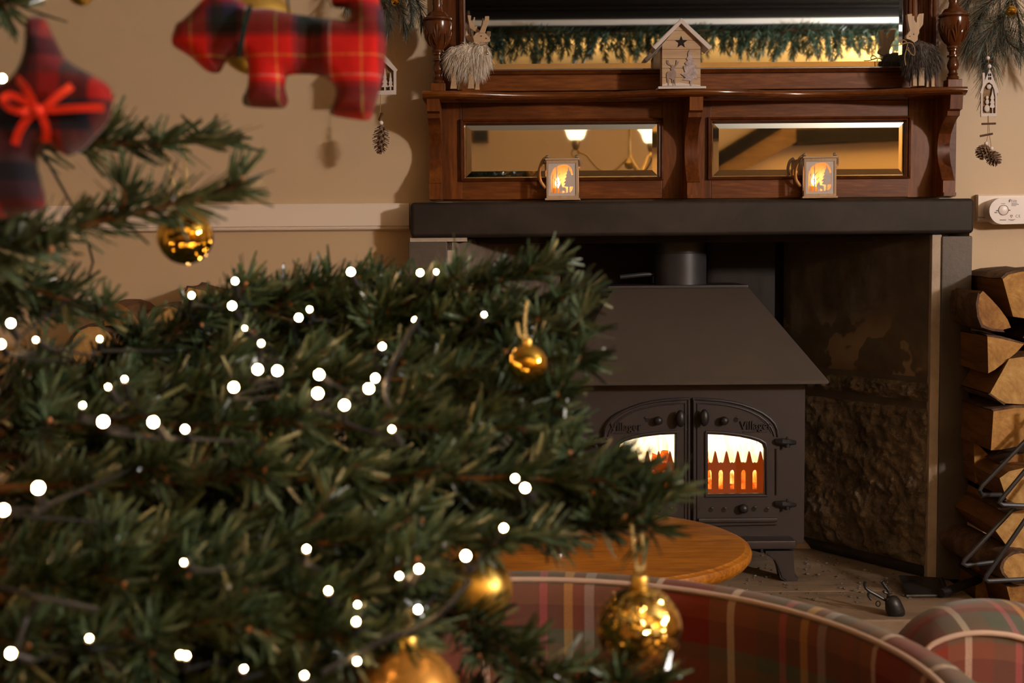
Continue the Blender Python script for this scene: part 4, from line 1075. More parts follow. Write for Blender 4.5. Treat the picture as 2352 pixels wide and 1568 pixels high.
build('stick', MB().tube([P(2268, 141, Yo+.005), P(2283, 141, Yo-.005)], .003, 8), M['twig'], ho)
for l in [(2255, 284.5, 2287, 283.5), (2251, 312.5, 2280, 307)]:
    build('stick', MB().tube([P(l[0], l[1], Yo), P(l[2], l[3], Yo)], .0026, 8), M['twig'], ho)
m_ = MB(); m_.tube([P(2272, 158, Yo), P(2270, 141, Yo), P(2269, 133, Yo), P(2266, 95, Yo+.02)], .0009, 5)
m_.tube([P(2269, 266, Yo), P(2269, 310, Yo), P(2265, 329, Yo), P(2262, 340, Yo)], .0008, 5); m_.tube([P(2270, 266, Yo), P(2273, 310, Yo), P(2277, 341, Yo), P(2280, 352, Yo)], .0008, 5)
build('twine', m_, M['twine'], ho)
pine_cone(ho, P(2259, 347, Yo), 15*S(Yo), 30*S(Yo), (R(15), R(25))); pine_cone(ho, P(2281, 362, Yo-.006), 15*S(Yo), 32*S(Yo), (R(-20), R(-30)))

hl = thing('hanging_ornament', P(872, 350, Yo), 'hanging wooden house with fir cut-outs above a single pine cone', 'ornament', 'hanging ornaments')
build('house_panel', MB().pprism([[(836, 219), (836, 168), (831, 163), (871, 112), (913, 160), (910, 164), (910, 217)], [(843, 209), (843, 163), (871, 132), (904, 163), (904, 207)]], Yo, Yo+.005), M['white_wood'], hl, smooth=False)
build('house_back', MB().pprism([(837, 218), (837, 164), (871, 126), (909, 162), (909, 217)], Yo+.010, Yo+.012), M['beam_brown'], hl, smooth=False)
def fir2(x, y0, y1, w_):
    pts = [(x-1.5, y0), (x-1.5, y0-8)]; n = 4
    for i in range(n):
        yy = y0-8-(y0-8-y1)*i/n; ww = w_*(1-i/n); pts += [(x-ww, yy), (x-ww*.45, yy-(y0-8-y1)/n*.8)]
    pts.append((x, y1)); 
    return pts + [(2*x-p[0], p[1]) for p in reversed(pts[:-1])]
build('fir_cutout', MB().pprism(fir2(884, 208, 156, 8), Yo+.001, Yo+.005), M['white_wood'], hl, smooth=False)
build('fir_cutout', MB().pprism(fir2(897, 207, 166, 6), Yo+.001, Yo+.005), M['white_wood'], hl, smooth=False)
build('fir_cutout', MB().pprism(fir2(860, 208, 150, 9), Yo+.001, Yo+.005), M['white_wood'], hl, smooth=False)
m_ = MB(); m_.tube([P(871, 112, Yo), P(873, 70, Yo+.02)], .0009, 5); m_.tube([P(874, 217, Yo), P(873, 255, Yo), P(875, 282, Yo), P(874, 300, Yo)], .0009, 5)
build('twine', m_, M['twine'], hl)
build('stick', MB().tube([P(871, 276, Yo+.004), P(878, 259, Yo-.006)], .0032, 8), M['twig'], hl)
build('bead', MB().ball(P(875.5, 282, Yo-.004), 5*S(Yo), 14, 10), M['bead'], hl)
pine_cone(hl, P(875, 318, Yo), 17*S(Yo), 62*S(Yo), (R(4), R(4)))

def swag(name, label, stems, ln, dens):
    root = P(*stems[0][0])
    t = thing(name, root, label, 'greenery', 'pine swags on the chimney wall')
    for s_ in stems:
        pts = smooth_path([P(*p) for p in s_], 6)
        b_ = build('stem', MB().tube(pts, [.003*(1-.7*i/len(pts)) for i in range(len(pts))], 6), M['twig'], t)
        bl = Blades(); path_needles(bl, pts, dens, ln, .0011, (25, 60), tipfan=True, droop=.15)
        build_np('needles', *bl.get(), M['needle_pine'], b_)
    return t
swag('pine_swag', 'long-needled pine swag with gold bell above the snowman ornament', [
    [(2380, -60, 3.38), (2330, -20, 3.37), (2300, 60, 3.35), (2282, 130, 3.33), (2268, 195, 3.33)],
    [(2320, -30, 3.38), (2270, 10, 3.36), (2240, 60, 3.35), (2225, 105, 3.36)],
    [(2330, -10, 3.37), (2340, 50, 3.34), (2346, 110, 3.34)], [(2360, -10, 3.37), (2390, 60, 3.34), (2410, 130, 3.34)],
    [(2300, -40, 3.38), (2240, -20, 3.37), (2215, 20, 3.37)], [(2310, 40, 3.35), (2280, 60, 3.33), (2255, 110, 3.33), (2262, 150, 3.33)], [(2300, 60, 3.36), (2320, 100, 3.33), (2352, 110, 3.32), (2380, 60, 3.32)]], .058, 1900)
swag('pine_swag', 'pine swag beside the carved column, behind the red tartan dog', [
    [(830, -80, 3.38), (880, -30, 3.37), (920, 20, 3.36), (930, 65, 3.35)], [(870, -40, 3.38), (930, -25, 3.37), (962, 10, 3.36), (968, 45, 3.35)],
    [(860, -60, 3.38), (880, 0, 3.36), (895, 45, 3.35), (890, 70, 3.35)], [(840, -70, 3.38), (810, -40, 3.37), (800, 10, 3.36)], [(900, -40, 3.36), (940, 0, 3.34), (945, 40, 3.34)]], .034, 2600)
def bell(px, py, r_, Y, label):
    c_ = P(px, py, Y); t = thing('bell', c_ - Vector((0, 0, r_)), label, 'bell', 'gold bells in the pine swags')
    build('bell_body', MB().ball(c_, r_, 20, 14), M['gold'], t)
    build('rim_band', MB().lathe([(r_*1.0, -.001), (r_*1.06, 0), (r_*1.0, .001)], 24, c_, caps=False), M['gold'], t)
    build('loop', MB().tube([c_ + Vector((math.cos(a_)*.004, 0, r_+.002+math.sin(a_)*.004)) for a_ in [i*math.pi/5 for i in range(11)]], .0008, 5), M['gold'], t)
bell(2323, 26, 12.5*S(3.3), 3.30, 'small gold bell in the swag above the snowman ornament')
bell(908, 4, 10*S(3.3), 3.31, 'small gold bell in the swag behind the tartan dog')

# ================================================================== carbon monoxide alarm
Ya = 3.385
al = thing('alarm', P(2340, 514, Ya), 'white plastic gas alarm with round button on the dado rail', 'alarm')
pts = [(2303 + 30.5*math.cos(a_), 484.5 + 30.5*math.sin(a_)) for a_ in [math.pi/2 + math.pi*i/20 for i in range(21)]]
pts += [(2440, 451.5), (2440, 511.5)]
bm = bmesh.new()
fb = MB().pprism(pts, Ya, YWALL-.022, Ya)
build('housing', fb, M['white_plastic'], al, angle=40)
cbt = P(2304.5, 482.5, Ya)
build('button_ring', MB().lathe([(.0118, -.0002), (.0136, .0008), (.0136, -.0002)], 32, cbt, Matrix.Rotation(R(90), 3, 'X'), caps=False), M['print'], al)
build('button', MB().lathe([(.0118, -.001), (.0118, .0012), (.010, .0018)], 32, cbt, Matrix.Rotation(R(90), 3, 'X')), M['white_plastic'], al)
for (xa, xb, yy) in [(2288, 2292.3, 483.6), (2316.2, 2320.8, 482.6)]:
    build('mark', MB().pbox(xa, yy-.9, xb, yy+.9, Ya-.0005, Ya), M['print_dark'], al)
build('lettering', text_on('Kidde', 2329, 461, Ya, 5.2, .0003, 13), M['print'], al, 'grey printed name', smooth=False)
build('emblem', MB().prism([(2317, 464), (2316.5, 460), (2319, 457.6), (2322, 457.2), (2320.5, 461), (2319.5, 464.5)], lambda u, v, w_: (P(u, v, Ya).x, w_, P(u, v, Ya).z), Ya-.0004, Ya), M['print'], al)
build('lettering', text_on('CE', 2338, 496.2, Ya, 6.2, .0003, 10.5, 1.2), M['print'], al, 'grey printed CE mark', smooth=False)
m_ = MB()
for (xa, xb, yy, h_) in [(2323, 2336, 466.5, .9), (2323, 2340, 469.3, 1), (2323, 2334, 472.4, .9), (2284, 2290.5, 488.6, 1.6), (2296, 2311, 505.4, 1.3), (2316, 2332, 504.3, .9), (2320, 2328, 506.6, .9), (2299, 2309, 467.8, .7)]:
    m_.pbox(xa, yy-h_, xb, yy+h_*.4, Ya-.0003, Ya)
build('fine_print', m_, M['print'], al)
build('heart_mark', MB().prism([[(2323, 500.5), (2320.2, 496.5), (2320.5, 493.5), (2323, 493.5), (2325.6, 493.2), (2326, 496)], [(2323, 498.5), (2324.8, 495.8), (2323, 494.6), (2321.3, 496)]], lambda u, v, w_: (P(u, v, Ya).x, w_, P(u, v, Ya).z), Ya-.0003, Ya), M['print'], al)

# ================================================================== firewood
def log_prism(pts, yf, yb_, label, group, bark=(), end_dx=0, jag=0):
    """split log: outline of its sawn end in pixels on y=yf; bark = index runs of the outline that carry bark"""
    m_ = MB(); rows_ = 5; out = []
    for r_ in range(rows_):
        t = r_/(rows_-1); y = yf + (yb_-yf)*t; ring = []
        for (px, py) in pts:
            p = P(px, py, yf); ring.append(Vector((p.x + end_dx*t + .004*noise.noise(Vector((p.x*40, y*9, p.z*40)))*min(1, t*4), y, p.z + .004*noise.noise(Vector((p.z*40, p.x*33, y*9)))*min(1, t*4))))
        out.append(ring)
    n = len(pts); V = [p for ring in out for p in ring]; Fc = []
    for r_ in range(rows_-1):
        for k in range(n): Fc.append((r_*n+k, r_*n+(k+1) % n, (r_+1)*n+(k+1) % n, (r_+1)*n+k))
    Fc.append(tuple(range((rows_-1)*n, rows_*n)))
    m_.add(V, Fc)
    cen = sum((Vector(p) for p in out[0]), Vector())/n
    t = thing('firewood_log', Vector((cen.x, (yf+yb_)/2, min(v.z for v in V))), label, 'log', group)
    kk = int(abs(cen.x*977 + cen.z*613)) % 3
    build('split_sides', m_, M['log' if kk else 'log_b'], t, angle=25)
    e = MB().add([p for p in out[0]] + [p + Vector((0, .004, 0)) for p in out[0]], [tuple(range(n))] + [(k, (k+1) % n, (k+1) % n+n, k+n) for k in range(n)])
    build('sawn_end', e, M[('log_end_b', 'log_end', 'log_end_c')[kk]], t, angle=25)
    for run in bark:
        bv, bf = [], []; L = len(run)
        for r_ in range(rows_):
            for k in run:
                p = out[r_][k]; d = Vector((p.x-cen.x, 0, p.z-cen.z)).normalized()
                j = .003*noise.noise(p*60)
                bv.append(p + d*(.0055+j*1.6) + Vector((0, -.004*abs(noise.noise(p*90)) if r_ == 0 else 0, 0))); bv.append(p - d*.001)
        for r_ in range(rows_-1):
            for i in range(L-1):
                a_, b_ = (r_*L+i)*2, ((r_+1)*L+i)*2
                bf.append((a_, a_+2, b_+2, b_))
        for i in range(L-1):
            a_ = i*2; bf.append((a_, a_+1, a_+3, a_+2))
        build('bark', MB().add(bv, bf), M['bark'], t, angle=50, recalc=False)
    return t
G = 'split logs in the rack beside the fireplace'
log_prism([(2303, 640), (2316, 630), (2345, 623), (2380, 620), (2430, 640), (2440, 700), (2420, 738), (2370, 733), (2327, 727)], 3.16, 3.43, 'thick log topmost of the stack, bark along its upper side', G, [[0, 1, 2, 3, 4]], jag=1)
log_prism([(2250, 676), (2258, 668), (2276, 686), (2296, 708), (2314, 733), (2322, 752), (2304, 757), (2278, 755), (2258, 746), (2249, 726), (2246, 700)], 3.15, 3.40, 'small quarter log with curling bark, second from the top', G, [[6, 7, 8, 9, 10, 0]])
log_prism([(2268, 772), (2300, 777), (2352, 790), (2336, 808), (2312, 828), (2285, 849), (2270, 857)], 3.15, 3.42, 'pale wedge log with flat top below the curling bark', G, [[0, 1, 2]])
log_prism([(2355, 775), (2380, 730), (2440, 735), (2440, 800), (2380, 800)], 3.22, 3.43, 'log at the frame edge between the wedge and the topmost log', G, [[0, 1]])
log_prism([(2318, 824), (2345, 820), (2440, 808), (2440, 925), (2380, 930), (2310, 926), (2290, 915), (2274, 903)], 3.14, 3.43, 'broad split log under the pale wedge log', G, [[5, 6, 7]])
log_prism([(2282, 944), (2330, 936), (2440, 934), (2430, 1000), (2380, 1016), (2330, 1026), (2300, 1032), (2276, 1034)], 3.13, 3.43, 'square-cut log with rough end at middle of the stack', G, [[0, 1, 2]])
log_prism([(2300, 1062), (2330, 1044), (2440, 1030), (2440, 1062), (2380, 1080), (2320, 1092)], 3.16, 3.43, 'ragged dark log just above the wire rack bend', G, [[0, 1, 2]])
log_prism([(2296, 1098), (2318, 1082), (2352, 1074), (2410, 1072), (2440, 1110), (2420, 1152), (2370, 1160), (2335, 1158), (2312, 1146)], 3.08, 3.42, 'round-bottomed log held in the upper bend of wire rack', G, [[5, 6, 7, 8]])
log_prism([(2256, 1128), (2290, 1150), (2280, 1190), (2266, 1206), (2246, 1178)], 3.24, 3.42, 'narrow brown wedge log tucked beside the stone jamb', G, [])
log_prism([(2282, 1212), (2310, 1180), (2352, 1168), (2430, 1180), (2440, 1262), (2380, 1272), (2340, 1266), (2310, 1250)], 3.07, 3.42, 'striped split log above the round birch log', G, [[1, 2, 3]])
log_prism([(2346 + 34*math.cos(a_)*1.25, 1303 + 34*math.sin(a_)) for a_ in [2*math.pi*i/16 for i in range(16)]], 3.03, 3.40, 'small round birch log with papery bark low in the rack', G, [list(range(16)) + [0]], -.05)
log_prism([(2248, 1262), (2282, 1280), (2300, 1300), (2270, 1318), (2240, 1306)], 3.24, 3.42, 'dark stub of wood behind the lowest rack bend', G, [])
log_prism([(2312, 1346), (2352, 1340), (2430, 1348), (2440, 1420), (2370, 1440), (2330, 1415)], 3.05, 3.42, 'reddish log at the bottom, under the birch log', G, [[0, 1, 2]])
log_prism([(2242, 1330), (2275, 1322), (2300, 1345), (2305, 1420), (2262, 1432), (2240, 1390)], 3.22, 3.42, 'barky upright log on the floor beside the hearth edge', G, [[0, 1, 2, 3]])
log_prism([(2246, 1440), (2320, 1436), (2440, 1440), (2440, 1598), (2330, 1600), (2246, 1600)], 3.05, 3.42, 'bottom log lying on the floor behind the tartan chair', G, [])
log_prism([(2236, 1010), (2270, 1044), (2262, 1100), (2240, 1110)], 3.26, 3.42, 'dark thin log in shadow behind the wedge', G, [])
rk = thing('log_rack', (P(2330, 1330, 3.04).x, 3.04, FLOOR), 'black bent-wire log rack in front of the firewood', 'rack')
for l in ([(2430, 935, 3.07), (2256, 1115, 3.06), (2250, 1126, 3.06), (2256, 1136, 3.06), (2300, 1136, 3.08)], [(2430, 990, 3.02), (2300, 1146, 3.01), (2295, 1154, 3.01), (2303, 1159, 3.01), (2440, 1164, 3.03)],
          [(2330, 1165, 3.06), (2216, 1286, 3.05), (2212, 1294, 3.05), (2220, 1298, 3.05), (2300, 1288, 3.06)], [(2430, 1085, 3.0), (2266, 1322, 2.99), (2263, 1330, 2.99), (2270, 1334, 2.99), (2440, 1326, 3.0)]):
    build('wire', MB().tube([P(*p) for p in l], .0055, 8), M['wire'], rk)
p_ = P(2440, 1150, 3.04); q_ = P(2440, 935, 3.04)
build('upright', MB().tube([(p_.x, 3.0, FLOOR), (p_.x, 3.0, q_.z+.02)], .007, 8), M['wire'], rk)
build('upright', MB().tube([(p_.x, 3.07, FLOOR), (p_.x, 3.07, q_.z+.02)], .007, 8), M['wire'], rk)

GL = 'split logs stacked behind the Christmas tree'
def round_log(px, py, rpx, Y, label, shape=0, seed=0):
    rr = random.Random(seed)
    if shape == 0: pts = [(px + rpx*math.cos(a_)*(1+.06*rr.random()), py + rpx*math.sin(a_)*(1+.06*rr.random())) for a_ in [2*math.pi*i/14 for i in range(14)]]; bk = [list(range(14)) + [0]]
    else:
        pts = [(px + rpx*math.cos(math.pi*(1+i/8)), py + rpx*.9*math.sin(math.pi*(1+i/8))) for i in range(9)] + [(px+rpx*.9, py+rpx*.5), (px, py+rpx*.9), (px-rpx*.9, py+rpx*.5)]; bk = [list(range(9))]
    log_prism(pts, Y, YWALL-.02, label, GL, bk)
log_prism([(240, 694), (262, 694), (285, 702), (305, 718), (318, 738), (322, 752), (280, 745), (240, 748)], 3.20, 3.43, 'half-round log with reddish cut face showing above the fir branches', GL, [])
log_prism([(332, 748), (340, 722), (362, 706), (392, 702), (414, 712), (420, 730), (400, 770), (345, 775)], 3.19, 3.43, 'barky log between two others above the fir branches', GL, [[0, 1, 2, 3, 4, 5]])
log_prism([(418, 690), (432, 660), (470, 668), (492, 700), (490, 752), (425, 752)], 3.21, 3.43, 'upright split log just left of the lit fir tuft', GL, [[0, 1]])
log_prism([(505, 715), (530, 690), (600, 684), (640, 690), (650, 750), (510, 755)], 3.21, 3.43, 'log at the end of the row by the shadowed wall', GL, [[1, 2, 3]])
row = 0
py = 800
while py < 1500:
    for i in range(5):
        round_log(215 + 98*i + (row % 2)*30, py + 6*math.sin(i*2.3+row), 50, 3.21, 'split log in the lower rows hidden behind the tree', (i+row) % 2, row*9+i)
    py += 92; row += 1

# ================================================================== iron things on the hearth
c0 = PZ(2060, 1414, HEARTH); Yi = c0.y
ir = thing('iron_deer_head', c0, 'small black iron deer head with antlers lying on the hearth', 'ornament')
def Q(px, py, dy=0): return P(px, py, Yi+dy)
k = S(Yi)
ax0, ax1 = Q(2058, 1404), Q(2044, 1376)
build('head', MB().tube(smooth_path([Q(2062, 1417, -.004) , Q(2060, 1408), Q(2054, 1396), Q(2050, 1384), Q(2042, 1374, .01)], 4), [.010, .014, .017, .0185, .0195, .020, .0205, .0205, .021, .0205, .020, .0195, .019, .018, .016, .012, .006], 16), M['iron'], ir)
for l, rr in (([(2036, 1379), (2022, 1371), (2008, 1363), (1997, 1357), (1989, 1350), (1986, 1342), (1988, 1335)], .0038), ([(1999, 1358), (1994, 1364), (1997, 1372), (2002, 1377)], .003), ([(2040, 1374), (2040, 1366), (2041, 1358), (2036, 1350), (2030, 1342), (2026, 1336)], .004), ([(2040, 1362), (2032, 1360), (2029, 1356)], .003), ([(2042, 1362), (2048, 1360)], .003)):
    build('antler', MB().tube(smooth_path([Q(x, y, .01) for x, y in l], 4), rr, 8), M['iron'], ir)
build('ring', MB().tube([Q(2017 + 5*math.cos(a_), 1386 + 6*math.sin(a_), .004) for a_ in [i*math.pi/8 for i in range(17)]], .0016, 6), M['iron'], ir)
build('ear', MB().tube([Q(2052, 1378), Q(2060, 1372), Q(2064, 1374)], [.005, .005, .001], 8), M['iron'], ir)

sv = thing('ash_shovel', PZ(2130, 1390, HEARTH), 'flat black iron ash shovel leaning against the stone jamb', 'shovel')
ya, yb2 = 3.17, 3.30
cs = [P(2082, 1388, ya), P(2176, 1391, ya), P(2162, 1330, yb2), P(2066, 1324, yb2)]
cs[0].z = cs[1].z = HEARTH + .003
m_ = MB().add([c_ for c_ in cs] + [c_ + Vector((0, .002, .004)) for c_ in cs], [(0,1,2,3), (7,6,5,4), (0,4,5,1), (1,5,6,2), (2,6,7,3), (3,7,4,0)])
build('blade', m_, M['iron'], sv)
build('raised_edge', MB().tube([cs[1], cs[2]], .007, 8), M['iron'], sv)
a_, b_ = Vector((cs[1].x-.02, ya-.012, HEARTH+.014)), Vector((cs[1].x+.10, ya+.06, HEARTH+.03))
build('socket', MB().tube([a_, b_], .011, 14), M['iron'], sv)

# ================================================================== round oak table
TZ = .365
tc = Vector((.145, 2.43, FLOOR))
tb = thing('round_table', tc, 'low round golden oak table in front of the stove', 'table')
z_ = TZ - FLOOR
build('table_top', MB().lathe([(.001, z_-.03), (.262, z_-.030), (.272, z_-.026), (.280, z_-.030), (.292, z_-.028), (.2985, z_-.020), (.300, z_-.012), (.297, z_-.005), (.2905, z_-.0035), (.289, z_-.0025), (.2875, z_-.0005), (.284, z_), (.001, z_)], 96, tc, caps=False), M['oak'], tb, angle=40)
import itertools
for sx, sy in itertools.product((-1, 1), (-1, 1)):
    cx, cy = tc.x + sx*.178, tc.y + sy*.178
    build('leg', MB().box(cx-.018, cx+.018, cy-.018, cy+.018, FLOOR, TZ-.028, .003), M['oak'], tb)
for s_ in (-1, 1):
    build('apron', MB().box(tc.x-.158, tc.x+.158, tc.y+s_*.185-.009, tc.y+s_*.185+.009, TZ-.085, TZ-.029, .002), M['oak'], tb)
    build('apron', MB().box(tc.x+s_*.185-.009, tc.x+s_*.185+.009, tc.y-.158, tc.y+.158, TZ-.085, TZ-.029, .002), M['oak'], tb)
cc = PZ(1277, 1272, TZ)
tl = thing('tealight_holder', cc, 'small glass tealight holder glowing on the oak table', 'candle holder')
build('glass_cup', MB().lathe([(.020, .0), (.021, .004), (.024, .065), (.0225, .065), (.019, .006), (.001, .005)], 28, cc, caps=False), M['glass'], tl, recalc=False)
build('glass_base', MB().lathe([(.001, 0), (.020, 0), (.020, .005), (.001, .005)], 28, cc, caps=False), M['chrome'], tl)
build('candle', MB().lathe([(.018, .050), (.018, .060), (.016, .061)], 20, cc), M['candle_wax'], tl)
build('flame', MB().lathe([(.0005, .061), (.003, .064), (.0035, .067), (.002, .072), (.0004, .077)], 12, cc), M['bulb'], tl)
point_light('tealight_glow', cc + Vector((0, -.001, .085)), .07, (1, .5, .15), .008)

# ================================================================== tartan tub chair by the table
def tub_chair(name, label, c_, r_in, th, zr, a_from, a_to, mat, group, seat_z=.24):
    t = thing(name, Vector((c_[0], c_[1], FLOOR)), label, 'chair', group)
    prof = [(r_in+.03, seat_z-.1), (r_in+.012, seat_z), (r_in+.004, (seat_z+zr)/2), (r_in, zr-.030), (r_in+.002, zr-.014), (r_in+.008, zr-.005), (r_in+.018, zr-.001), (r_in+th*.5, zr), (r_in+th-.014, zr-.003), (r_in+th-.004, zr-.011), (r_in+th, zr-.025), (r_in+th, zr-.2), (r_in+th-.02, FLOOR+.14), (r_in+.03, FLOOR+.14)]
    m_ = MB(); V, UV, Fc = [], [], []
    N = 90; Wp = len(prof); run = [0]
    for (ra, za), (rb, zb2) in zip(prof, prof[1:]): run.append(run[-1] + math.hypot(rb-ra, zb2-za))
    for i in range(N+1):
        a_ = a_from + (a_to-a_from)*i/N
        for j, (rr, zz) in enumerate(prof):
            V.append((c_[0] + rr*math.sin(a_), c_[1] + rr*math.cos(a_), zz)); UV.append(((a_)*r_in, run[j]))
    for i in range(N):
        for j in range(Wp-1): Fc.append((i*Wp+j, i*Wp+j+1, (i+1)*Wp+j+1, (i+1)*Wp+j))
    Fc += [tuple(range(Wp)), tuple(reversed(range(N*Wp, N*Wp+Wp)))]
    m_.add(V, Fc, UV)
    build('tub_back', m_, mat, t, angle=50)
    build('piping', MB().tube([(c_[0] + (r_in+.006)*math.sin(a_), c_[1] + (r_in+.006)*math.cos(a_), zr-.006) for a_ in [a_from + (a_to-a_from)*i/N for i in range(N+1)]], .0035, 8), M['piping'], t, 'cream corded piping')
    sp = [(.001, seat_z-.14), (r_in-.01, seat_z-.14), (r_in, seat_z-.12), (r_in, seat_z-.04), (r_in-.015, seat_z-.015), (r_in-.06, seat_z), (.001, seat_z+.01)]
    V, UV, Fc = [], [], []; n = 48
    for rr, zz in sp:
        for k in range(n):
            a_ = 2*math.pi*k/n; V.append((c_[0]+rr*math.sin(a_), c_[1]+rr*math.cos(a_), zz)); UV.append((rr*math.sin(a_), rr*math.cos(a_)))
    for i in range(len(sp)-1):
        for k in range(n): Fc.append((i*n+k, i*n+(k+1) % n, (i+1)*n+(k+1) % n, (i+1)*n+k))
    build('seat', MB().add(V, Fc, UV), mat, t, angle=50)
    for aa in (.7, 2.3, 3.9, 5.5):
        x, y = c_[0] + (r_in-.05)*math.sin(aa), c_[1] + (r_in-.05)*math.cos(aa)
        build('leg', MB().lathe([(.014, 0), (.016, .03), (.022, seat_z-.12-FLOOR)], 12, (x, y, FLOOR)), M['leg_wood'], t)
    return t
tub_chair('tub_chair', 'tartan tub chair with cream piping curving in front of the table', (0.0, 1.25), .41, .052, .497, R(-112), R(112), M['chair_tartan'], 'tartan chairs')
# second chair: arched padded back at the frame edge
ch = thing('tartan_armchair', P(2380, 1568, 1.62) * 1.0, 'arched tartan chair back at the edge of frame beside the firewood', 'chair', 'tartan chairs')
ch.location.z = FLOOR; ORIGIN[ch.name] = Vector(ch.location)
yn, yfz = 1.62, 1.76
near = [(2105, 1570), (2110, 1525), (2130, 1488), (2160, 1470), (2200, 1458), (2245, 1453), (2290, 1455), (2330, 1461), (2390, 1480), (2450, 1510), (2500, 1560), (2510, 1620)]
far = [(2020, 1570), (2040, 1490), (2072, 1444), (2108, 1412), (2152, 1391), (2205, 1378), (2262, 1374), (2320, 1379), (2380, 1396), (2440, 1430), (2490, 1490), (2500, 1560)]
n_ = near; A = [P(x, y, yn) for x, y in smooth_path([(x, y, 0) for x, y in n_], 4) and [(p.x, p.y) for p in smooth_path([(x, y, 0) for x, y in near], 5)]]
B = [P(x, y, yfz) for x, y in [(p.x, p.y) for p in smooth_path([(x, y, 0) for x, y in far], 5)]]
V, UV, Fc = [], [], []
nA = len(A); zf = FLOOR+.1
cols = 6
arc = [0]
for p, q_ in zip(A, A[1:]): arc.append(arc[-1] + (q_-p).length)
rowsV = []
for i in range(nA):
    a_, b_ = A[i], B[i]; col = []
    inner = Vector((a_.x*.35 + A[nA//2].x*.65, yn+.012, a_.z - .12))
    lowp = Vector((a_.x, yn, zf))
    stations = [(Vector((a_.x, yn+.006, zf)), -.5), (Vector((a_.x + (A[nA//2].x-a_.x)*.05, yn-.004, a_.z*.5+zf*.5)), -.25), (a_ + Vector((0, -.002, -.02)), -.03), (a_, 0)]
    for s in (.15, .35, .6, .85, 1.0):
        p = a_.lerp(b_, s) + Vector((0, 0, .012*math.sin(math.pi*s)))
        stations.append((p, s*(b_-a_).length))
    stations.append((Vector((b_.x, yfz+.01, b_.z*.4+zf*.6)), .4)); stations.append((Vector((b_.x, yfz, zf)), .7))
    rowsV.append(stations)
Wp = len(rowsV[0])
for i, stn in enumerate(rowsV):
    for p, v_ in stn: V.append(p); UV.append((p.x, v_))
for i in range(nA-1):
    for j in range(Wp-1): Fc.append((i*Wp+j, i*Wp+j+1, (i+1)*Wp+j+1, (i+1)*Wp+j))
build('padded_back', MB().add(V, Fc, UV), M['chair_tartan_b'], ch, angle=60)
build('piping', MB().tube([p + Vector((0, -.003, .001)) for p in A], .0035, 8), M['piping'], ch, 'cream corded piping')
cx = A[nA//2].x
build('seat', MB().add([(cx-.07, 1.2, zf+.1), (cx+.4, 1.2, zf+.1), (cx+.4, yn+.02, zf+.1), (cx-.07, yn+.02, zf+.1), (cx-.07, 1.2, zf+.24), (cx+.4, 1.2, zf+.24), (cx+.4, yn+.02, zf+.24), (cx-.07, yn+.02, zf+.24)],
      [(0,1,2,3),(4,5,6,7),(0,1,5,4),(1,2,6,5),(2,3,7,6),(3,0,4,7)], [(0,0),(.5,0),(.5,.4),(0,.4)]*2), M['chair_tartan_b'], ch)
for x, y in ((cx-.03, 1.25), (cx+.36, 1.25), (cx-.03, yn+.03), (cx+.36, yn+.03)):
    build('leg', MB().lathe([(.014, 0), (.02, zf+.1-FLOOR)], 12, (x, y, FLOOR)), M['leg_wood'], ch)

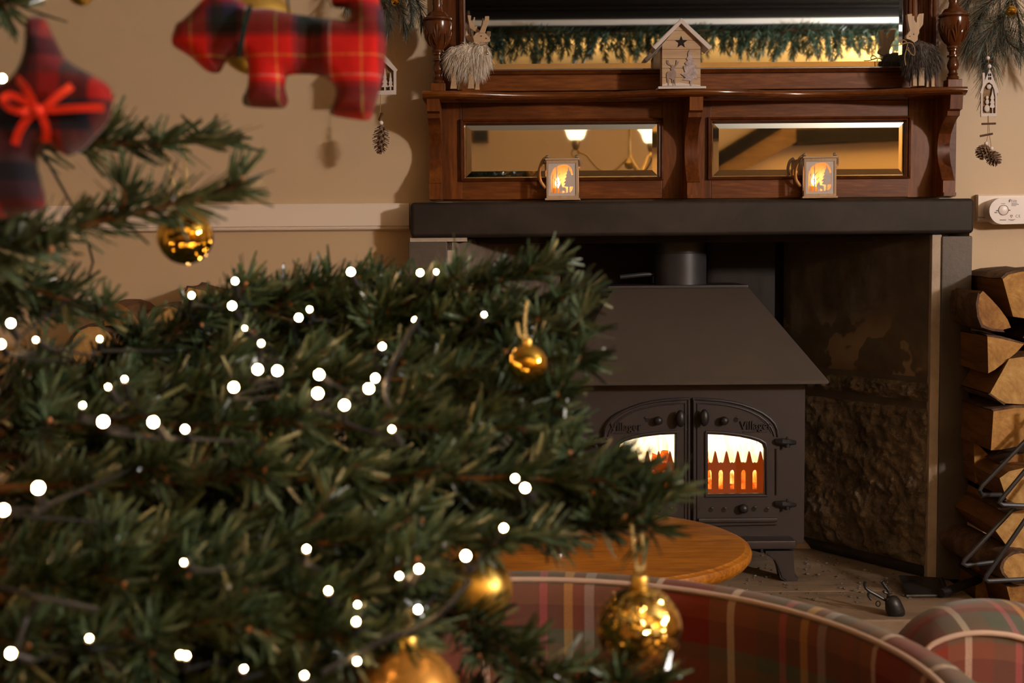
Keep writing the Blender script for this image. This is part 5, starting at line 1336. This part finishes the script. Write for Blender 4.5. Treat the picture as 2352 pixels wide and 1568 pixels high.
# ================================================================== Christmas tree
tx = thing('christmas_tree', (-.62, 1.0, FLOOR), 'green fir Christmas tree reaching in from the side of frame', 'tree')
build('trunk', MB().lathe([(.035, 0), (.033, .6), (.026, 1.1), (.016, 1.7), (.006, 2.1)], 16, (-.62, 1.0, FLOOR)), M['twig'], tx)
build('stand', MB().lathe([(.16, 0), (.16, .02), (.06, .05), (.05, .12), (.04, .12)], 24, (-.62, 1.0, FLOOR)), M['iron'], tx)
NEEDLES = 0
def fir_branch(root, tip, sag=.0, twigs=10, tl=.13, dens=1050, ln=.0265, wd=.0032, seed=0, spread=1.0, t_from=.12, up=.25, own=.15):
    global NEEDLES
    rr = random.Random(seed*77+5)
    a, c = P(*root), P(*tip); b = (a+c)/2 + Vector((0, 0, sag))
    main = bez(a, b, c, 14)
    L = (c-a).length
    br = MB().tube(main, [.0048*(1-.68*i/14) for i in range(15)], 7)
    bl = Blades()
    path_needles(bl, main, dens*.8, ln, wd, (40, 75), up=up, t0=own)
    tips = [main[-1]]
    for i in range(twigs):
        t = t_from + (1-t_from)*(i+.3+.5*rr.random())/twigs
        if t > .97: t = .97
        k = min(13, int(t*14)); p = main[k].lerp(main[k+1], t*14-k)
        d = (main[k+1]-main[k]).normalized()
        side = d.cross(Vector((0, 0, 1))).normalized() * (1 if i % 2 else -1)
        ang = R(rr.uniform(32, 58))
        lift = rr.uniform(-.22, .60)
        v = (d*math.cos(ang) + (side*(.75*spread) + Vector((0, 0, lift*1.15)) + Vector((rr.uniform(-.3, .3), rr.uniform(-.3, .3), rr.uniform(-.3, .2))))*math.sin(ang)).normalized()
        ll = tl*(1.15-.65*t)*rr.uniform(.7, 1.15)
        e = p + v*ll; m_ = p.lerp(e, .5) + Vector((0, 0, rr.uniform(-.006, .012))) + d*.01
        pts = bez(p, m_, e, 6)
        br.tube(pts, [.0022, .002, .0019, .0017, .0016, .0014, .0012], 5)
        path_needles(bl, pts, dens, ln*rr.uniform(.9, 1.1), wd, (36, 66), up=.55)
        tips.append(e)
        if ll > .04:
            for s_ in (-1, 1):
                p2 = pts[3]; v2 = (v*.75 + d.cross(v).normalized()*s_*.5 + Vector((0, 0, rr.uniform(-.25, .25)))).normalized()
                e2 = p2 + v2*ll*.45
                pts2 = bez(p2, p2.lerp(e2, .5), e2, 4)
                br.tube(pts2, [.0017, .0015, .0014, .0012, .001], 5)
                path_needles(bl, pts2, dens, ln*.9, wd, (36, 70))
                tips.append(e2)
    o = build('branch', br, M['twig'], tx, angle=60)
    bm_ = MB()
    for q in tips[::4]: bm_.ball(q, .0019, 6, 5, (1, 1, 1.3))
    build('buds', bm_, M['bud'], o, kind='stuff')
    V, Qd = bl.get(); NEEDLES += len(Qd)//2
    build_np('needles', V, Qd, M['needle'], o)
BR = [
 ((-260, 360, .98), (505, 322, 1.00), .004, 3, .035, {'own': .3, 't_from': .5}),
 ((-260, 640, .93), (528, 442, .94), .006, 6, .045, {'own': .2, 't_from': .15}),
 ((-200, 560, .90), (90, 560, .90), .0, 6, .04, {}),
 ((-300, 560, 1.08), (232, 722, 1.05), .012, 6, .035, {}),
 ((-200, 680, 1.12), (150, 720, 1.10), .01, 7, .05, {}),
 ((60, 960, 1.20), (590, 672, 1.22), .006, 9, .05, {'t_from': .35}),
 ((250, 960, 1.26), (560, 690, 1.24), .0, 8, .045, {'t_from': .3}),
 ((300, 900, 1.24), (800, 648, 1.26), .02, 10, .05, {'t_from': .35}),
 ((450, 900, 1.30), (880, 660, 1.28), .02, 9, .05, {'t_from': .35}),
 ((450, 900, 1.30), (1010, 668, 1.28), .02, 10, .05, {'t_from': .4}),
 ((420, 880, 1.4), (1260, 622, 1.18), .02, 15, .06, {'t_from': .3}),
 ((420, 860, 1.36), (1325, 690, 1.16), .02, 15, .055, {'t_from': .3}),
 ((560, 830, 1.34), (1335, 760, 1.12), .014, 12, .05, {'t_from': .35}),
 ((560, 900, 1.3), (1340, 828, 1.08), .02, 14, .045, {'t_from': .4}),
 ((600, 950, 1.28), (1290, 905, 1.04), .02, 12, .055, {'t_from': .45}),
 ((700, 1270, 1.15), (1240, 1545, .88), .014, 11, .05, {'t_from': .3}),
 ((820, 1650, 1.05), (1500, 1572, .88), .006, 9, .035, {'t_from': .3}),
 ((560, 1190, 1.2), (1520, 1135, .97), .02, 15, .05, {'t_from': .3}),
 ((520, 1130, 1.22), (1420, 1075, 1.0), .02, 14, .05, {'t_from': .3}),
 ((980, 1230, 1.1), (1500, 1215, .95), .008, 8, .035, {'t_from': .2}),
]
# the body of the tree: tier over tier of boughs, two deep
EDGE = [(740, 1150), (800, 1250), (870, 1160), (930, 1290), (1000, 1290), (1060, 1360), (1120, 1470), (1180, 1480), (1240, 1240), (1300, 1010), (1360, 960), (1420, 900), (1480, 930), (1540, 900), (1600, 860)]
for i, (py_, xe_) in enumerate(EDGE):
    Yf_ = 1.14 - .30*min(1, (py_-740)/700)
    x_left = 480 if py_ < 780 else -160; tl_s = 55*math.sin(i*4.1)
    st_ = .12
    n_t = 13
    if i % 2 == 0:
        BR.append(((x_left, py_+40+tl_s, Yf_+(.3 if x_left > 0 else 0)), (xe_, py_+12*math.sin(i*2.9), Yf_+.01), .014, 15, .068, {'t_from': .03}))
        BR.append(((x_left-60, py_+75+tl_s, Yf_+.22), (min(xe_-120, 1080), py_+65+10*math.cos(i*3.1), Yf_+.22), .012, 10, .08, {'t_from': .05}))
    else:
        BR.append(((x_left-60, py_+50-tl_s, Yf_+.09+(.2 if x_left > 0 else 0)), (min(xe_-20, 1300), py_+15+10*math.cos(i*2.1), Yf_+.10), .012, 14, .07, {'t_from': .05}))
for i, (a, b, sg, nt_, tl_, kw) in enumerate(BR):
    fir_branch(a, b, sg, nt_, tl_, seed=i, **kw)
# twig end poking in at the top corner
fir_branch((-60, -40, .95), (12, 18, .95), 0, 2, .03, seed=99, own=.0)

# ---------------------------------------------------------------- string of lights
LED = [(5, 180, 10, .90), (25, 742, 11, .95), (2, 790, 11, .92), (82, 780, 6, .98), (229, 778, 6, 1.0), (440, 678, 8, 1.12), (540, 645, 9, 1.16), (533, 702, 11, 1.10), (562, 753, 5, 1.05), (600, 788, 7, .98), (592, 848, 13, .93), (637, 851, 13, .93), (537, 889, 13, .90), (686, 729, 10, 1.10), (711, 710, 7, 1.12), (806, 624, 11, 1.18), (965, 626, 9, 1.2), (1002, 624, 6, 1.2), (954, 735, 8, 1.08), (1112, 722, 6, 1.08), (878, 795, 8, 1.0), (862, 868, 10, .93), (847, 892, 13, .92), (733, 860, 13, .92), (730, 903, 14, .90), (791, 930, 13, .89), (900, 985, 7, .90), (425, 985, 9, .86), (352, 969, 14, .84), (237, 968, 15, .84), (190, 930, 6, .88), (248, 888, 6, .92), (286, 870, 6, .92), (88, 1120, 16, .78), (8, 1171, 15, .77), (422, 1291, 6, .80), (704, 1260, 8, .82), (754, 1356, 8, .83), (821, 1388, 6, .82), (818, 1427, 9, .81), (917, 1322, 7, .83), (962, 1306, 10, .82), (1070, 1276, 13, .82), (1157, 1212, 9, .84), (1183, 1098, 9, .90), (1206, 1120, 12, .88), (960, 1399, 9, .82), (820, 1518, 8, .80), (699, 1550, 8, .78), (560, 1535, 7, .78), (428, 1505, 8, .77), (414, 1503, 8, .77), (205, 1465, 7, .77), (25, 1500, 13, .75)]
sl = thing('string_lights', P(-20, 1345, .82), 'string of warm white fairy lights on dark cable wound through the tree', 'fairy lights')
cab = [P(-80, 120, .93)]
for (px, py, r_, Y) in LED:
    p = P(px, py, Y)
    h = Vector((random.uniform(-.4, .4), .55, random.uniform(-.9, -.2))).normalized()
    rb = r_*S(Y)*.72
    bb = build('bulb', MB().ball(p, rb, 10, 8), M['led'], sl)
    build('bulb_socket', MB().tube([p + h*rb*.8, p + h*(rb+.012)], [.0022, .0028], 8), M['cable'], bb)
    cab.append(p + h*(rb+.013))
cm = []
for a, b in zip(cab, cab[1:]):
    cm.append(a); cm.append((a+b)/2 + Vector((0, .17*min(1, (b-a).length/.10), -.03*min(1, (b-a).length/.1))))
cm.append(cab[-1])
build('cable', MB().tube(smooth_path(cm, 5), .0011, 6), M['cable'], sl)
for l in ([(-40, 1340, .80), (40, 1358, .79), (85, 1372, .785), (150, 1384, .79), (225, 1400, .80)], [(85, 1372, .785), (60, 1420, .79), (40, 1480, .77), (26, 1498, .755)],
          [(1080, 1330, .83), (1020, 1400, .82), (960, 1440, .82), (880, 1470, .81), (800, 1510, .80), (740, 1545, .79)], [(960, 730, 1.05), (900, 840, .95), (885, 900, .93), (895, 935, .93)]):
    build('cable', MB().tube(smooth_path([P(*p) for p in l], 6), .0019, 6), M['cable'], sl)

# ---------------------------------------------------------------- baubles
def bauble(px, py, rpx, Y, mat, label, loop_to=None, cap=True, mat_cap='gold_matte', dots=False):
    c = P(px, py, Y); r_ = rpx*S(Y)
    t = thing('bauble', c - Vector((0, 0, r_)), label, 'bauble', 'gold baubles on the tree')
    build('globe', MB().ball(c, r_, 40, 28), M[mat], t)
    if cap:
        cp_ = build('cap', MB().lathe([(r_*.2, r_*.93), (r_*.21, r_*1.2), (r_*.19, r_*1.24), (r_*.02, r_*1.25)], 20, c), M[mat_cap], t)
        tp = c + Vector((0, 0, r_*1.25))
        build('ring', MB().tube([tp + Vector((math.cos(a_)*r_*.09, 0, r_*.08 + math.sin(a_)*r_*.09)) for a_ in [i*math.pi/5 for i in range(11)]], .0006, 6), M['chrome'], cp_)
        if loop_to:
            for l in loop_to:
                pts = smooth_path([tp + Vector((0, 0, r_*.12))] + [P(x, y, Y) for x, y in l], 5)
                m_ = MB()
                for q in pts: pass
                m_.tube(pts, .0006, 5)
                tot = 0
                for a_, b_ in zip(pts, pts[1:]):
                    n = max(1, int((b_-a_).length/.003))
                    for i in range(n): m_.ball(a_.lerp(b_, i/n), .0015, 6, 4)
                build('hanging_cord', m_, M['cord_gold'], t)
    if dots:
        m_ = MB()
        for i in range(150):
            z = random.uniform(-.2, .95); a_ = random.uniform(0, 6.28); q = math.sqrt(1-z*z)
            m_.ball(c + Vector((q*math.cos(a_), q*math.sin(a_), z))*r_*1.004, random.uniform(.0005, .0010), 6, 4)
        build('glitter_dots', m_, M['glitter'], t, kind='stuff')
    return t
bauble(425, 543, 64, 1.05, 'gold', 'shiny gold bauble hanging from the upper branch against the wall', [[(428, 430), (427, 380), (427, 322)], [(405, 440), (390, 390), (381, 350)]])
bauble(1468, 1443, 101, .93, 'crackle', 'large crackled gold glass bauble in front of the tartan chair', [[(1462, 1300), (1455, 1250), (1450, 1200)], [(1478, 1300), (1477, 1260), (1474, 1225)]])
bauble(1092, 1352, 86, .98, 'gold_matte', 'satin gold bauble half hidden by needles above the dark chair seat')
bauble(936, 1612, 128, .84, 'amber', 'amber bauble with glitter dots at the bottom edge of frame', [[(945, 1430), (940, 1400)]], True, 'gold_matte', True)
bauble(1212, 836, 46, 1.02, 'gold', 'small gold bauble among the needles beside the stove hood', [[(1207, 770), (1206, 730), (1212, 690)], [(1195, 770), (1188, 740)]])
bauble(185, -18, 30, 1.02, 'gold_matte', 'gold bauble just peeping in at the top edge', None, True)
bauble(588, 75, 96, 1.10, 'gold_matte', 'satin gold bauble behind the red tartan dog', [[(590, -60), (592, -120)]])

# ---------------------------------------------------------------- stuffed tartan ornaments
def pillow(outline, Y, thick, step=7.0, gather=None):
    sm = [(p.x, p.y) for p in smooth_path([(x, y, 0) for x, y in outline] + [(outline[0][0], outline[0][1], 0)], 3)][:-1]
    n = len(sm); poly = np.array(sm)
    xs = np.arange(poly[:, 0].min(), poly[:, 0].max(), step); ys = np.arange(poly[:, 1].min(), poly[:, 1].max(), step)
    gx, gy = np.meshgrid(xs, ys); pts = np.stack([gx.ravel(), gy.ravel()], 1)
    def inside(q):
        x, y = q[:, 0], q[:, 1]; r_ = np.zeros(len(q), bool); j = n-1
        for i in range(n):
            xi, yi, xj, yj = *poly[i], *poly[j]
            c = ((yi > y) != (yj > y)) & (x < (xj-xi)*(y-yi)/(yj-yi+1e-12)+xi); r_ ^= c; j = i
        return r_
    def dist(q):
        d = np.full(len(q), 1e9)
        for i in range(n):
            a, b = poly[i], poly[(i+1) % n]; ab = b-a; t = np.clip(((q-a) @ ab)/(ab @ ab+1e-12), 0, 1)
            d = np.minimum(d, np.linalg.norm(q-(a+t[:, None]*ab), axis=1))
        return d
    ok = inside(pts); pts = pts[ok]; ds = dist(pts); pts = pts[ds > step*.45]
    allp = [Vector(p) for p in sm] + [Vector(p) for p in pts]
    res = delaunay_2d_cdt(allp, [(i, (i+1) % n) for i in range(n)], [list(range(n))], 1, 1e-5)
    v2 = np.array([(v.x, v.y) for v in res[0]]); tris = [tuple(f) for f in res[2]]
    d = dist(v2); d[d < .3] = 0
    m_ = min(34.0, d.max()); h = thick*np.sqrt(np.clip(1-(1-np.minimum(d, m_)/m_)**2, 0, 1))
    h = h*(.85+.15*np.clip(d/d.max(), 0, 1))
    front, back = [], []
    for (x, y), hh in zip(v2, h):
        p = P(x, y, Y)
        if gather: hh = hh*gather(x, y)
        front.append((p.x, Y-hh, p.z)); back.append((p.x, Y+hh, p.z))
    mb_ = MB(); N = len(front)
    bi = list(range(N, 2*N)); V = front + back
    f = [t for t in tris] + [tuple(i+N for i in reversed(t)) for t in tris]
    edge = {}
    for t in tris:
        for a, b in ((t[0], t[1]), (t[1], t[2]), (t[2], t[0])):
            if (b, a) in edge: del edge[(b, a)]
            else: edge[(a, b)] = 1
    f += [(b, a, a+N, b+N) for a, b in edge]
    mb_.add(V, f); return mb_
DOG = [(395,94),(399,107),(433,128),(456,148),(474,163),(492,168),(505,166),(515,148),(525,135),(543,129),(558,133),(567,143),(570,173),(567,204),(557,227),(561,242),(584,247),(635,249),(655,246),(662,230),(655,204),(657,184),(663,173),(712,171),(745,178),(765,194),(771,212),(765,235),(757,255),(763,265),(788,270),(844,277),(857,260),(865,230),(877,191),(884,153),(888,102),(885,51),(872,8),(860,-15),(814,-28),(770,-15),(760,3),(768,18),(798,19),(806,33),(798,46),(763,43),(686,33),(622,20),(584,19),(569,15),(559,5),(543,-3),(533,-30),(513,-44),(490,-22),(467,0),(431,38),(405,59)]
dg = thing('tartan_dog', P(640, 277, 1.0), 'red tartan stuffed Scottie dog hanging at the top of the tree', 'ornament', 'stuffed tartan dogs')
def pinch(x, y):
    return 1 - .38*math.exp(-((x-715)/26)**2) + .06*math.sin(x*.45)*math.exp(-((x-715)/40)**2)
build('stuffed_body', pillow(DOG, 1.0, .019, 7, pinch), M['tartan_red'], dg, angle=70)
build('collar_ribbon', MB().tube([P(575, 16, .984), P(570, 30, .979), P(562, 60, .977), P(556, 90, .977), P(551, 115, .979), P(548, 130, .985)], .0030, 8, flat=.35), M['ribbon_green'], dg)
build('hanging_thread', MB().tube([P(664, 32, 1.0), P(661, 10, 1.0), P(660, -60, 1.0)], .0009, 6), M['cable'], dg)
# the hind leg stitched front to back with dark thread
PLD = [(86,36),(103,43),(114,66),(133,106),(149,133),(179,154),(226,179),(249,196),(257,216),(254,252),(245,282),(212,318),(186,345),(159,358),(133,348),(114,328),(96,332),(83,358),(85,388),(96,431),(103,464),(93,484),(33,494),(0,501),(-40,497),(-66,398),(-83,298),(-50,199),(0,192),(30,179),(50,149),(61,109),(63,66),(68,46)]
d2 = thing('tartan_dog', P(60, 501, .80), 'dark tartan stuffed Scottie dog tied with a bright red ribbon bow', 'ornament', 'stuffed tartan dogs')
build('stuffed_body', pillow(PLD, .80, .017, 8), M['tartan_dark'], d2, angle=70)
def band(pts, wpx, Y, mat, name, parent):
    pts = smooth_path([P(x, y, Y - dy) for x, y, dy in pts], 6); V, Fc = [], []
    for i, p in enumerate(pts):
        t = (pts[min(i+1, len(pts)-1)]-pts[max(i-1, 0)]).normalized(); s = t.cross(Vector((0, 1, .15))).normalized()*wpx*S(Y)/2
        V += [p-s, p+s, p+s+Vector((0, .0006, 0)), p-s+Vector((0, .0006, 0))]
    for i in range(len(pts)-1):
        for k in range(4): Fc.append((i*4+k, i*4+(k+1) % 4, (i+1)*4+(k+1) % 4, (i+1)*4+k))
    Fc += [(0,1,2,3), tuple((len(pts)-1)*4+k for k in (3,2,1,0))]
    return build(name, MB().add(V, Fc), mat, parent)
for l in ([(83, 254, .024), (120, 252, .024), (180, 248, .024), (238, 247, .022)], [(83, 254, .024), (110, 240, .025), (140, 215, .024), (165, 197, .022)],
          [(83, 254, .024), (60, 275, .024), (42, 305, .023), (33, 332, .022)], [(85, 256, .024), (98, 272, .024), (106, 298, .023), (104, 326, .02)],
          [(83, 254, .024), (50, 256, .028), (18, 246, .028), (8, 228, .026), (24, 219, .025), (55, 232, .024), (80, 252, .024)], [(83, 252, .024), (72, 226, .024), (55, 198, .022), (36, 178, .014)]):
    band(l, 17, .80, M['ribbon'], 'ribbon', d2)
build('ribbon_knot', MB().ball(P(83, 254, .775), .0035, 12, 8, (1.2, .7, 1)), M['ribbon'], d2)

# ---------------------------------------------------------------- garland on the ceiling beam, seen in the tall mirror
gd = thing('fir_garland', (1.0, yb, zb-.1), 'green fir garland along the ceiling beam, seen in the tall mirror', 'garland')
ga = MB(); pts = [Vector((x, yb+.01+.02*math.sin(x*9), zb-.005+.008*math.sin(x*13))) for x in np.linspace(-.7, 2.5, 60)]
gs = build('stem', MB().tube(pts, .006, 6), M['twig'], gd)
bl = Blades(); path_needles(bl, pts, 900, .045, .0045, (45, 80))
rr = random.Random(5)
for i in range(190):
    x = -.68 + 3.16*i/189
    p = Vector((x, yb+.02+rr.uniform(-.03, .05), zb-.004)); L = rr.uniform(.07, .15)
    e = p + Vector((rr.uniform(-.05, .05), rr.uniform(-.04, .04), -L))
    path_needles(bl, bez(p, p.lerp(e, .5) + Vector((rr.uniform(-.02, .02), 0, 0)), e, 4), 800, .034, .0046, (30, 60))
build_np('needles', *bl.get(), M['needle_garland'], gs)
print('NEEDLES', NEEDLES)
